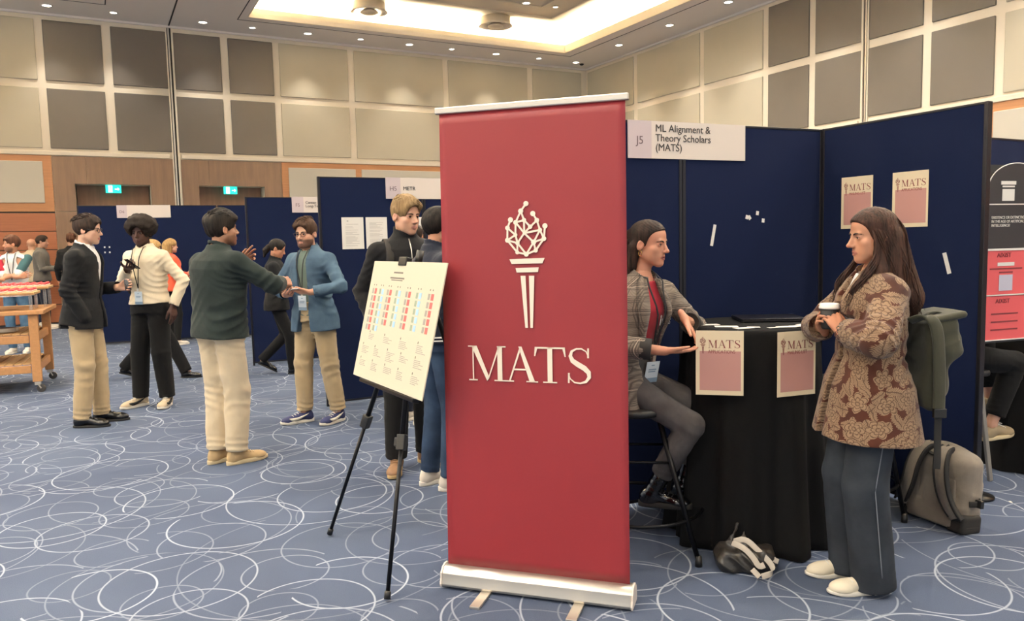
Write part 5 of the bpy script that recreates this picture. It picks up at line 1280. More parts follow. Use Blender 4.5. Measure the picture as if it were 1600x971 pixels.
def drape():
    n = 96; V = []; rings = [(.01, .99), (.3, .99), (.31, .97)]+[(.31+.07*((.99-z)/.99), z) for z in (.8, .6, .4, .2, .004)]
    for r, z in rings:
        d_ = max(0, .97-z)
        for j in range(n): a = 2*PI*j/n; V.append(((r+.02*d_*math.sin(11*a)+.01*d_*math.sin(19*a))*math.cos(a), (r+.02*d_*math.sin(11*a))*math.sin(a), z))
    MB().add(V, [(i*n+j, (i+1)*n+j, (i+1)*n+(j+1) % n, i*n+(j+1) % n) for i in range(len(rings)-1) for j in range(n)]).build('cloth', m_cloth, t, True)
drape(); MB().lathe([(0, .96), (.29, .96), (.29, .985), (0, .985)], 32).build('table_top', m_lamin, t)
ch = empty('side_chair', (2.75, 4.76, 0), math.radians(-74)); tag(ch, 'grey-legged chair of the seated person at the right edge', 'chair'); m_legg = mat('grey_powder_coat', '#8b857d', .5, .3)
MB().box((-.2, -.30, .66), (.2, .08, .70)).build('seat', m_blackp, ch, bevel=.015)
for sx, sy in ((-1, 0), (1, 0), (-1, 1), (1, 1)): MB().bar((sx*.15, .04-.30*sy, .66), (sx*.17, .13-.46*sy, .0), .028, .02, (1, 0, 0)).build('leg', m_legg, ch, bevel=.004)
for i, (x, y) in enumerate(((1551, 0), (1563, 0), (1578, 0))):
    o = MB().box((-.011, -.006, 0), (.011, .006, .002)).build('paper_scrap', m_paper, None, loc=((2.66, 4.30, .001), (2.73, 4.33, .001), (2.80, 4.25, .001))[i], rz=i*.7); tag(o, 'tiny white paper scrap on the carpet at the right, %s of the three' % ('leftmost', 'middle', 'rightmost')[i], 'paper scrap', 'paper scraps on the carpet')

# ------------------------------------------------------------------ serving trolley at the left
m_cartw = wood('honey_oak', '#b98655', 1.12, (20, 1.5, 20), .5); m_cartw2 = wood('pale_oak_slat', '#c19a68', 1.12, (1.5, 20, 20), .5); m_acry = NT('clear_acrylic'); m_acry.b.inputs['Base Color'].default_value = (.95, .95, .93, 1); m_acry.b.inputs['Transmission Weight'].default_value = .9; m_acry.b.inputs['Roughness'].default_value = .05; m_acry = m_acry.m
m_wheel = mat('caster_tyre', '#3a3836', .5); m_berry = mat('red_berry_glaze', '#c23b3f', .25); m_glasscup = mat('pale_dessert_cream', '#e7c9bb', .5); m_plate = mat('white_porcelain', '#ded6c8', .25)
CO = A_(-5.16, 8.36, 0); ce = nrm((-.47, 1.06, 0)); cl__ = nrm((-1.06, -.47, 0))   # e: across the end, l: to the left along the trolley
def trolley():
    t = empty('serving_trolley', tuple(CO), math.atan2(-cl__[1], -cl__[0])); tag(t, 'wooden serving trolley with slatted shelves at the left edge', 'trolley')
    # local: -x to the left along the trolley, y across the end
    D = 1.02; L = 1.5
    for x in (-.05, -L+.05):
        for y in (.04, D-.04):
            lg = MB().box((x-.045, y-.03, .12), (x+.045, y+.03, .86)).build('leg', m_cartw, t, bevel=.006)
            c = MB(); c.box((-.03, -.025, .085), (.03, .025, .125)); c.bar((0, -.02, .1), (.03, -.02, .045), .012, .03, (0, 1, 0)); c.bar((0, .02, .1), (.03, .02, .045), .012, .03, (0, 1, 0)); w = c.build('caster_fork', m_alu, lg, bevel=.003); w.location = (x+.0, y, 0)
            q = MB(); q.tube([(.03, -.014, .045), (.03, -.012, .045), (.03, .012, .045), (.03, .014, .045)], [.036, .044, .044, .036], 20); q = q.build('wheel', m_wheel, lg, True); q.location = (x, y, 0)
    for k in range(5): MB().box((-L-.04, -.03+k*(D+.06)/5+.003, .86), (.06, -.03+(k+1)*(D+.06)/5-.003, .905)).build('top_board', m_cartw, t, bevel=.006)
    for z in (.55, .22):
        for y in (.02, D-.02): MB().box((-L+.1, y-.015, z), (-.1, y+.015, z+.085)).build('side_rail', m_cartw, t, bevel=.005)
        for x in (-.05, -L+.05): MB().box((x-.02, .06, z), (x+.02, D-.06, z+.085)).build('end_rail', m_cartw, t, bevel=.005)
        n = 16
        for i in range(n): MB().box((-L+.1+i*(L-.2)/n+.004, .03, z+.09), (-L+.1+(i+1)*(L-.2)/n-.004, D-.03, z+.105)).build('shelf_slat', m_cartw2, t, bevel=.003)
    # risers and boards on top
    def riser(x0, x1, y0, y1, z0, z1, label):
        a = CO+cl__*0; e = empty('acrylic_riser', tuple(CO), math.atan2(-cl__[1], -cl__[0])); tag(e, label, 'riser', 'clear risers on the trolley'); th = .012
        for (xa, ya) in ((x0, y0), (x1-.03, y0), (x0, y1-.03), (x1-.03, y1-.03)): MB().box((xa, ya, z0), (xa+.03, ya+.03, z1)).build('corner_post', m_acry, e, bevel=.002)
        MB().box((x0, y0, z1), (x1, y1, z1+th)).build('shelf', m_acry, e)
    riser(-.75, -.05, .05, .45, .905, 1.06, 'clear acrylic riser at the near end of the trolley'); riser(-.55, .02, .58, .98, .905, 1.10, 'taller clear acrylic riser at the far end of the trolley')
    for (x0, x1, y0, y1, z, lab) in ((-.80, -.02, .02, .48, 1.0725, 'wooden serving board of red desserts on the near riser'), (-.60, .05, .55, 1.0, 1.1125, 'wooden serving board of red desserts on the far riser')):
        e = empty('serving_board', tuple(CO), math.atan2(-cl__[1], -cl__[0])); tag(e, lab, 'serving board', 'boards of desserts'); MB().box((x0, y0, z), (x1, y1, z+.03)).build('board', m_cartw2, e, bevel=.006); MB().box((x0+.01, y0-.004, z+.008), (x1-.01, y0, z+.022)).build('edge_strip', m_cartw, e)
        nx, ny = 9, 4
        for i in range(nx):
            for j in range(ny):
                x = x0+.05+(x1-x0-.1)*i/(nx-1); y = y0+.05+(y1-y0-.1)*j/(ny-1)
                if not DESS: 
                    d = empty('dessert', (0, 0, 0)); MB().lathe([(0, 0), (.022, 0), (.026, .018), (0, .018)], 14).build('cream_base', m_glasscup, d, True); s_ = MB(); s_.lathe([(0, .018), (.026, .018), (.024, .03), (.012, .04), (0, .042)], 14); s_.build('berry_top', m_berry, d, True); DESS.append(d)
                else: d = copy_tree(DESS[0])
                a = math.atan2(-cl__[1], -cl__[0]); d.location = (CO[0]+x*math.cos(a)-y*math.sin(a), CO[1]+x*math.sin(a)+y*math.cos(a), z+.03); d.rotation_euler = (0, 0, a)
                tag(d, 'small red berry dessert on the %s serving board' % ('near' if y0 < .3 else 'far'), 'dessert', 'red desserts on the %s board' % ('near' if y0 < .3 else 'far'))
DESS = []
trolley()
for i in range(5):
    a = math.atan2(-cl__[1], -cl__[0]); x, y = -.35, .3; o = MB().lathe([(0, 0), (.07, 0), (.12, .014), (.122, .018), (.07, .006), (0, .005)], 28).build('plate', m_plate, None, True, loc=(CO[0]+x*math.cos(a)-y*math.sin(a), CO[1]+x*math.sin(a)+y*math.cos(a), .656+i*.008)); tag(o, 'white plate in the stack on the trolley shelf, %s' % ('lowest', 'second from below', 'middle', 'second from top', 'topmost')[i], 'plate', 'stacked plates on the trolley')

# things people hold
def held_things():
    held_phone(in_local((-3.53, 7.52), 165, (-.105, .335, 1.405)), (math.radians(38), 0, math.radians(165-20)), 'dark phone in the hand of the man in the cream sweater', m_phone)
    held_phone(in_local((-1.71, 6.66), 155, (-.03, .29, 1.175)), (math.radians(10), 0, math.radians(155+60)), 'pale phone lying in the hands of the bearded man', mat('pale_phone_case', '#cfc9c4', .5))
    t = empty('drinking_glass', in_local((-3.76, 6.75), -80, (-.075, .355, 1.175))); tag(t, 'small glass held by the man in the black blazer', 'glass'); MB().lathe([(0, 0), (.026, 0), (.032, .1), (.029, .1), (.024, .008), (0, .008)], 20).build('glass', m_acry, t, True); MB().lathe([(0, .01), (.0245, .01), (.027, .055), (0, .055)], 20).build('drink', mat('dark_drink', '#3a2418', .2), t, True)
    t = empty('water_bottle', in_local((-.71, 5.2), 205, (.255, .09, .93))); t.rotation_euler = (.5, .9, 0); tag(t, 'grey metal bottle in the hand of the young man behind the easel', 'bottle'); MB().lathe([(0, -.09), (.03, -.09), (.033, -.08), (.033, .06), (.02, .085), (.016, .09), (.016, .11), (0, .11)], 20).build('flask', m_alu, t, True); MB().lathe([(0, .108), (.018, .108), (.018, .13), (0, .132)], 16).build('cap', m_blackp, t, True)
    # dark rucksack of the young man
    t = empty('rucksack', (-.71, 5.2, 0), math.radians(205)); tag(t, 'dark rucksack worn by the young man behind the easel', 'rucksack'); s = S(); s.add(RBox((.02, -.24, 1.27), (.15, .085, .22), None, .06)); s.disp(crumple(.008, 14, 3)); part('bag_body', s, .009, fabric('charcoal_nylon', '#2a2827', .08), t)
    for sg in (-1, 1): rib([(sg*.10, -.16, 1.5), (sg*.115, -.06, 1.575), (sg*.125, .06, 1.545), (sg*.14, .14, 1.45), (sg*.16, .14, 1.33), (sg*.19, .02, 1.2)], .05, .014, m_strapb, t, 'shoulder_strap', (1, 0, 0))
held_things()
# ------------------------------------------------------------------ cloth materials
def jeans_mat(name, col, hi):
    k = NT(name); P = k.coord(); a = k.noise(P, 7, 4); w = k.noise(k.coord((900, 900, 120)), 1, 2); cr = k.noise(k.coord((1, 1, .6)), 26, 3, .45)
    c = k.mix(k.ramp(a, .35, .75), lin(col), lin(hi)); c = k.mix(k.math('MULTIPLY', w, .25), c, lin(hi))
    k.l(c, k.b.inputs['Base Color']); k.b.inputs['Roughness'].default_value = .9; k.b.inputs['Specular IOR Level'].default_value = .2
    k.bump(k.math('ADD', k.math('MULTIPLY', cr, .3), k.math('MULTIPLY', w, .03)), .55, .012); return k.m
def plaid_mat():
    k = NT('grey_check_tweed'); tc = k.n('ShaderNodeTexCoord'); sp = k.n('ShaderNodeSeparateXYZ'); k.l(tc.outputs['Object'], sp.inputs[0])
    x, y, z = sp.outputs; u = k.math('ADD', k.math('MULTIPLY', y, .85), k.math('MULTIPLY', x, .55))
    def band(c, per, duty, ph=0.0):
        return k.math('LESS_THAN', k.math('FRACT', k.math('ADD', k.math('DIVIDE', c, per), ph)), duty)
    def fine(c, per): return k.math('ADD', k.math('MULTIPLY', k.math('SINE', k.math('MULTIPLY', c, 2*PI/per)), .5), .5)
    wob_ = k.math('MULTIPLY', k.noise(k.coord(), 6, 2), .03); z2 = k.math('ADD', z, wob_); u2 = k.math('ADD', u, wob_)
    bz = k.math('MULTIPLY', band(z2, .062, .5), fine(z2, .0088)); bu = k.math('MULTIPLY', band(u2, .062, .5), fine(u2, .0088))
    ht = k.math('MULTIPLY', fine(k.math('ADD', u2, z2), .011), .35)
    dk = k.math('MAXIMUM', k.math('MAXIMUM', bz, bu), ht)
    fz = k.noise(k.coord(), 300, 2)
    c = k.mix(k.math('MULTIPLY', dk, .8), lin('#8a7e72'), lin('#39332f')); c = k.mix(k.math('MULTIPLY', fz, .35), c, lin('#57504a'))
    line = k.math('MULTIPLY', k.math('MAXIMUM', band(z2, .124, .025, .4), band(u2, .124, .025, .4)), .5); c = k.mix(line, c, lin('#c9b9a6'))
    k.l(c, k.b.inputs['Base Color']); k.b.inputs['Roughness'].default_value = .95; k.b.inputs['Sheen Weight'].default_value = .1; k.b.inputs['Specular IOR Level'].default_value = .2
    k.bump(k.math('ADD', k.math('MULTIPLY', k.noise(k.coord((1, 1, .6)), 20, 3, .45), .3), k.math('MULTIPLY', fz, .05)), .5, .012); return k.m
def brocade_mat():
    k = NT('brown_floral_brocade'); tc = k.n('ShaderNodeTexCoord'); sp = k.n('ShaderNodeSeparateXYZ'); k.l(tc.outputs['Object'], sp.inputs[0])
    x, y, z = sp.outputs; ang = k.math('ARCTAN2', x, k.math('ADD', y, .04)); u = k.math('MULTIPLY', ang, .2)
    nzv = k.n('ShaderNodeTexNoise'); nzv.inputs['Scale'].default_value = 28; k.l(tc.outputs['Object'], nzv.inputs['Vector'])
    sn = k.n('ShaderNodeSeparateColor'); k.l(nzv.outputs['Color'], sn.inputs[0])
    u = k.math('ADD', u, k.math('MULTIPLY', k.math('SUBTRACT', sn.outputs[0], .5), .022)); z_ = k.math('ADD', z, k.math('MULTIPLY', k.math('SUBTRACT', sn.outputs[1], .5), .022))
    cb = k.n('ShaderNodeCombineXYZ'); k.l(u, cb.inputs[0]); k.l(z_, cb.inputs[1]); UV = cb.outputs[0]
    def cells(scale, off, rnd=.55):
        mp = k.n('ShaderNodeMapping'); mp.inputs['Location'].default_value = (off, off*1.7, 0); mp.inputs['Scale'].default_value = (scale, scale, scale); k.l(UV, mp.inputs[0])
        vo = k.n('ShaderNodeTexVoronoi'); vo.voronoi_dimensions = '2D'; vo.inputs['Scale'].default_value = 1.0; vo.inputs['Randomness'].default_value = rnd; k.l(mp.outputs[0], vo.inputs['Vector'])
        df = k.n('ShaderNodeVectorMath'); df.operation = 'SUBTRACT'; k.l(mp.outputs[0], df.inputs[0]); k.l(vo.outputs['Position'], df.inputs[1])
        s2 = k.n('ShaderNodeSeparateXYZ'); k.l(df.outputs[0], s2.inputs[0]); sc = k.n('ShaderNodeSeparateColor'); k.l(vo.outputs['Color'], sc.inputs[0])
        return vo.outputs['Distance'], s2.outputs[0], s2.outputs[1], sc.outputs
    # blossoms
    d, dx, dy, rc = cells(10.5, 3.1); a = k.math('ADD', k.math('ARCTAN2', dx, dy), k.math('MULTIPLY', rc[0], 6.28))
    pet = k.math('ABSOLUTE', k.math('SINE', k.math('MULTIPLY', a, 3.0)))
    r0 = k.math('ADD', .29, k.math('MULTIPLY', pet, .15)); fl = k.math('GREATER_THAN', k.math('SUBTRACT', r0, d), 0)
    ring = k.math('ABSOLUTE', k.math('SUBTRACT', k.math('FRACT', k.math('DIVIDE', d, k.math('ADD', .10, k.math('MULTIPLY', pet, .05)))), .5)); rings = k.math('LESS_THAN', ring, .14)
    seam = k.math('LESS_THAN', pet, .22); fl_dark = k.math('MULTIPLY', k.math('MAXIMUM', rings, seam), .75)
    # leaves
    def leaf(scale, off, lx, ly):
        d, dx, dy, rc = cells(scale, off, .8); t = k.math('MULTIPLY', rc[1], 6.28); c_ = k.math('COSINE', t); s_ = k.math('SINE', t)
        p = k.math('ADD', k.math('MULTIPLY', dx, c_), k.math('MULTIPLY', dy, s_)); q = k.math('SUBTRACT', k.math('MULTIPLY', dy, c_), k.math('MULTIPLY', dx, s_))
        jag = k.math('ADD', 1.0, k.math('MULTIPLY', k.math('SINE', k.math('MULTIPLY', p, 55)), .16))
        e = k.math('ADD', k.math('POWER', k.math('DIVIDE', p, lx), 2), k.math('POWER', k.math('DIVIDE', k.math('MULTIPLY', q, jag), ly), 2))
        m = k.math('LESS_THAN', e, 1.0); v = k.math('LESS_THAN', k.math('ABSOLUTE', q), .025); vs = k.math('GREATER_THAN', k.math('SINE', k.math('ADD', k.math('MULTIPLY', p, 60), k.math('MULTIPLY', k.math('ABSOLUTE', q), 60))), .55)
        return m, k.math('MULTIPLY', k.math('MAXIMUM', v, k.math('MULTIPLY', vs, .7)), .8)
    l1, v1 = leaf(13.0, 7.3, .5, .23); l2, v2 = leaf(16.0, 1.9, .5, .22)
    thr = k.noise(k.coord((900, 900, 250)), 1, 2)
    base = k.mix(k.ramp(k.noise(k.coord(), 12, 3), .3, .7), lin('#3a1b11'), lin('#4c2618')); gold = k.mix(k.math('MULTIPLY', thr, .6), lin('#8b735b'), lin('#66503f')); dark = lin('#3c261b')
    lm = k.math('MAXIMUM', l1, l2); lv = k.math('MAXIMUM', k.math('MULTIPLY', l1, v1), k.math('MULTIPLY', l2, v2))
    c = k.mix(lm, base, k.mix(lv, gold, dark)); c = k.mix(fl, c, k.mix(fl_dark, gold, dark))
    k.l(c, k.b.inputs['Base Color']); k.b.inputs['Roughness'].default_value = .85; k.b.inputs['Sheen Weight'].default_value = .12; k.b.inputs['Specular IOR Level'].default_value = .25
    hgt = k.math('ADD', k.math('MULTIPLY', k.math('MAXIMUM', lm, fl), .12), k.math('MULTIPLY', k.noise(k.coord((1, 1, .6)), 16, 3, .45), .3)); k.bump(k.math('ADD', hgt, k.math('MULTIPLY', thr, .05)), .5, .012)
    return k.m

m_plaid = plaid_mat(); m_brocade = brocade_mat()
m_redtee = fabric('red_jersey', '#a02433', .06); m_greyjean = jeans_mat('washed_black_denim', '#363436', '#5b5756'); m_darkjean = jeans_mat('dark_grey_denim', '#23272e', '#363c44')
m_patent = mat('black_patent_leather', '#08080a', .12, coat=.6, bump=.3, bscale=35, bdist=.01); m_blackrub = mat('black_rubber', '#131212', .7)
m_lany = mat('black_ribbon', '#17181c', .8, bump=.2, bscale=500); m_blackstuff = fabric('black_wool', '#121316', .1, sheen=.02); m_khaki = fabric('khaki_twill', '#ab9674', .06); m_cream_knit = fabric('cream_knit', '#dccbad', .04, bump=1.0, bscale=260)
m_blacktr = fabric('black_trouser_cloth', '#0e0e10', .1, sheen=.02); m_white = fabric('white_cotton', '#d9d5cf', .03); m_leather = mat('black_leather', '#0f0f10', .25, bump=.2, bscale=60, bdist=.005); m_olivegrey = fabric('bottle_green_cotton', '#1f2827', .12, sheen=.05)
m_beige = fabric('beige_cotton', '#c6b496', .05); m_tan_shoe = mat('sand_suede', '#b89c72', .9, var=.08, vscale=30); m_tan_sole = mat('cream_sole', '#c9b58e', .8); m_denim = jeans_mat('blue_denim_shirt', '#374b5f', '#506678'); m_sage = fabric('sage_jersey', '#5d6b62', .05)
m_navyshoe = mat('navy_suede', '#2c3158', .8); m_whiterub = mat('white_rubber', '#d8d0c0', .6); m_fleece = fabric('black_fleece', '#141417', .12, bump=1.2, bscale=180, sheen=.05); m_brown_shoe = mat('tan_leather', '#8d6a4c', .6, var=.08, vscale=20)
m_navy = fabric('navy_cotton', '#171c2b', .1); m_bluejean = jeans_mat('indigo_denim', '#1d2a3f', '#34465f'); m_white_shoe = mat('white_trainer_mesh', '#cfc4b4', .8, bump=.5, bscale=120); m_lace = mat('white_lace', '#ded8cc', .8)
m_canvas = mat('cream_canvas', '#d9cdb4', .85, bump=.3, bscale=300); m_palestitch = mat('pale_stitching', '#6c7078', .9)
m_h_dark = hair_mat('dark_brown_hair', '#150e0b', '#3b2a22'); m_h_black = hair_mat('black_hair', '#0b0908', '#2a221e'); m_h_brown = hair_mat('brown_hair', '#2a1a11', '#4c3424'); m_h_blond = hair_mat('ash_blond_hair', '#6b5438', '#9a8058'); m_h_long = hair_mat('long_brown_hair', '#1d110d', '#4a3026'); m_h_afro = hair_mat('afro_hair', '#0d0908', '#2c211b', (160, 160, 160), .8); m_h_fair = hair_mat('fair_hair', '#8c6c45', '#b8965f'); m_h_auburn = hair_mat('auburn_hair', '#3a2218', '#5d3b2a')

# ------------------------------------------------------------------ F: seated woman in the checked blazer
def wave_lock(pts, n=14, amp=.006, f=2.5, seed=0):
    """smooth path through key points with a lateral wave"""
    P = np.array(pts, float); t = np.linspace(0, 1, len(P)); q = np.linspace(0, 1, n)
    # Catmull-like smoothing by repeated averaging of a dense polyline
    D = np.stack([np.interp(q, t, P[:, i]) for i in range(3)], 1)
    for _ in range(2): D[1:-1] = .25*D[:-2]+.5*D[1:-1]+.25*D[2:]
    r = random.Random(seed); a, b = r.uniform(0, 6), r.uniform(0, 6)
    D[:, 0] += amp*np.sin(f*2*PI*q+a)*q; D[:, 1] += amp*np.sin(f*2*PI*q+b)*q; return D

def woman_plaid():
    p = Person((.62, 3.85), -114, 1.66, 'woman in a grey checked blazer seated on a stool beside the black table', sex='w', pelvis=(.01, -.06, .845), lean=(-.03, .09), twist=-42, head=(-.03, .06, 1.505), look=(30, -5), skin='#c68f72', lip='#8e4a46', open=1, nose=1.05, brow='#120c0a',
               hand_r=(.17, .19, 1.0), elbow_r=(.35, -1, -.2), hr=dict(dir=(-.30, .95, -.04), palm=(-.25, .1, 1), curl=(.12, .16, .2, .26), thumb=.3, thumb_out=.55), hand_l=(.0, .25, 1.13), elbow_l=(-1, .1, -.3), hl=dict(dir=(.22, .55, -.8), palm=(.15, -.75, -.5), curl=(.1, .12, .14, .2), thumb=.2, thumb_out=.7, spread=1.3),
               foot_r=(.09, .10, .21), foot_l=(-.09, .22, .21), toe_r=6, toe_l=10, knee_r=(.1, 1, .25), knee_l=(-.1, 1, .25), res=.006, hres=.0038, gaze=5)
    p.top('t_shirt', m_redtee, grow=.006, hem=.02, sleeve=.25, arm=(.05, .045, .04), crease=.004)
    p.top('blazer', m_plaid, grow=.026, hem=.17, sleeve=.80, arm=(.066, .058, .054), flare=.03, front=lambda t: (np.full_like(t, .0), np.interp(t, [-.4, .1, .35, .7, 1.0], [.15, .10, .082, .075, .03])), crease=.007, seed=4)
    # lapels and turned-back cuffs
    lf = p.lofts['blazer']
    for sg in (1, -1):
        mb = MB(); t_ = np.linspace(.30, 1.0, 12); inn = np.interp(t_, [.1, .35, .7, 1.0], [.10, .082, .075, .03]); wd = np.interp(t_, [.3, .45, .75, .86, 1.0], [.004, .03, .062, .055, .035])
        V = []
        for t, a, w in zip(t_, inn, wd):
            for q, of in ((a-.004, .012), (a+w*.5, .016), (a+w, .006), (a+w*.5, .004), (a-.004, .0)): V.append(lf.at(min(t, .97), sg*q*p.k, off=of+.004)+p.ax*max(0, t-.97)*.4)
        F_ = [(i*5+j, i*5+(j+1) % 5, (i+1)*5+(j+1) % 5, (i+1)*5+j) for i in range(11) for j in range(5)]; mb.add(V, F_); mb.build('lapel', m_plaid, p.root, True)
        d = nrm(p.wr[sg]-p.el[sg]); e = p.el[sg]+(p.wr[sg]-p.el[sg])*.62
        x = nrm(np.cross(d, (0, 0, 1))); y = np.cross(x, d); R = np.stack([x, y, d], 1)
        MB().lathe([(.048, -.028), (.0535, -.026), (.0515, .026), (.0465, .028), (.044, .02)], 24, o=e-d*.004, R=R).build('cuff', mat('dark_cuff_lining', '#2a2725', .8), p.root, True)
    p.pants(m_greyjean, thigh=.088, knee=.07, ank=.058, crease=.0035, drop=-.10, rise=.12)
    p.shoes(m_patent, m_blackrub, 'boot', m_lace=m_blackrub, L=.26)
    p.lanyard(m_lany, 't_shirt', drop=.40, off=.05, u0=.05, um=.02, badge_size=(.075, .105))
    # chest print: small torch and letters
    lt = p.lofts['t_shirt']; c = lt.at(.62, -.055, off=.006); X = nrm(lt.at(.62, -.1)-lt.at(.62, -.03)); Y = nrm(p.ax); N = np.cross(X, Y); pr_ = MB()
    pr_.prism([(-.012, .0), (.0, .0), (-.003, -.035), (-.009, -.035)], c, X, Y, N, .002); pr_.prism([(-.012+.006+.009*math.cos(a), .010+.008*math.sin(a)) for a in np.linspace(0, 2*PI, 8, endpoint=False)], c, X, Y, N, .002)
    for x0 in (.012,): mats_glyphs(pr_, c+X*x0-Y*.03, X, Y, N, .03, .002)
    pr_.build('shirt_print', m_white, p.root)
    # hair: swept back into a half ponytail, long ends on the shoulders
    s = S(); s.add(Ell((0, -.008, .04), (.083, .107, .091))); s.add(Cap((0, -.1, .045), (0, -.118, .04), .03, .03), .02); s.add(Cap((.055, -.055, -.02), (.06, -.06, -.12), .035, .03), .03); s.add(Cap((-.055, -.055, -.02), (-.06, -.06, -.12), .035, .03), .03); s.add(Cap((0, -.08, -.02), (0, -.085, -.14), .045, .04), .03)
    s.disp(lambda P: (.0009*np.sin((P[:, 2]+.5*P[:, 1])*520+2.5*wob(P, 22, 3))+.0012*wob(P, 70, 5)+.0015*wob(P, 25, 8)).astype(f32))
    s.sub(Fn(lambda P: (np.sqrt(((P[:, 1]-.108)/.092)**2+((P[:, 2]+.035)/.118)**2)-1)*.09), .005); s.sub(Ell((.09, .0, -.018), (.02, .026, .033)), .006); s.sub(Ell((-.09, .0, -.018), (.02, .026, .033)), .006); s.sub(Cap((.06, .045, -.07), (-.06, .045, -.07), .045), .008)
    V, Q = surf(s, .0042); obj('hair', mesh_from('hair', V*p.hs@p.HR.T+p.hc, Q, m_h_dark, smooth=True), p.root)
    r = random.Random(2); L_ = []
    for i in range(150):
        sd = r.choice((-1, 1)); a = r.uniform(0, 1); x0 = sd*r.uniform(.02, .08); L_.append((wave_lock([(x0, -.07+r.uniform(-.03, .03), .02), (x0*1.05, -.08+r.uniform(-.03, .03), -.07), (x0*1.1+r.uniform(-.02, .02), -.07+r.uniform(-.03, .045), -.17), (x0*1.0+r.uniform(-.03, .03), -.06+r.uniform(-.04, .08), -.27-r.uniform(0, .06))], seed=i), r.uniform(.0018, .004)))
    for i in range(80):
        a = r.uniform(0, 2*PI); L_.append((wave_lock([(.018*math.cos(a), -.115, .045+.018*math.sin(a)), (.03*math.cos(a), -.15+r.uniform(-.01, .01), .04+.02*math.sin(a)), (.03*math.cos(a), -.165+r.uniform(-.02, .02), -.05), (.03*math.cos(a)+r.uniform(-.02, .02), -.14+r.uniform(-.03, .03), -.19-r.uniform(0, .08))], seed=100+i), r.uniform(.002, .0045)))
    locks(p, L_, m_h_dark)
    e = MB(); 
    for sg in (-1, 1): e.tube([p.H((sg*.084, -.004+.012*math.sin(a)*.8, -.047+.014*math.cos(a))) for a in np.linspace(0, 2*PI, 16, endpoint=False)], .0018, 6, closed=True)
    e.build('hoop_earrings', mat('gold', '#c9a45c', .25, 1.0), p.root, True)
    return p

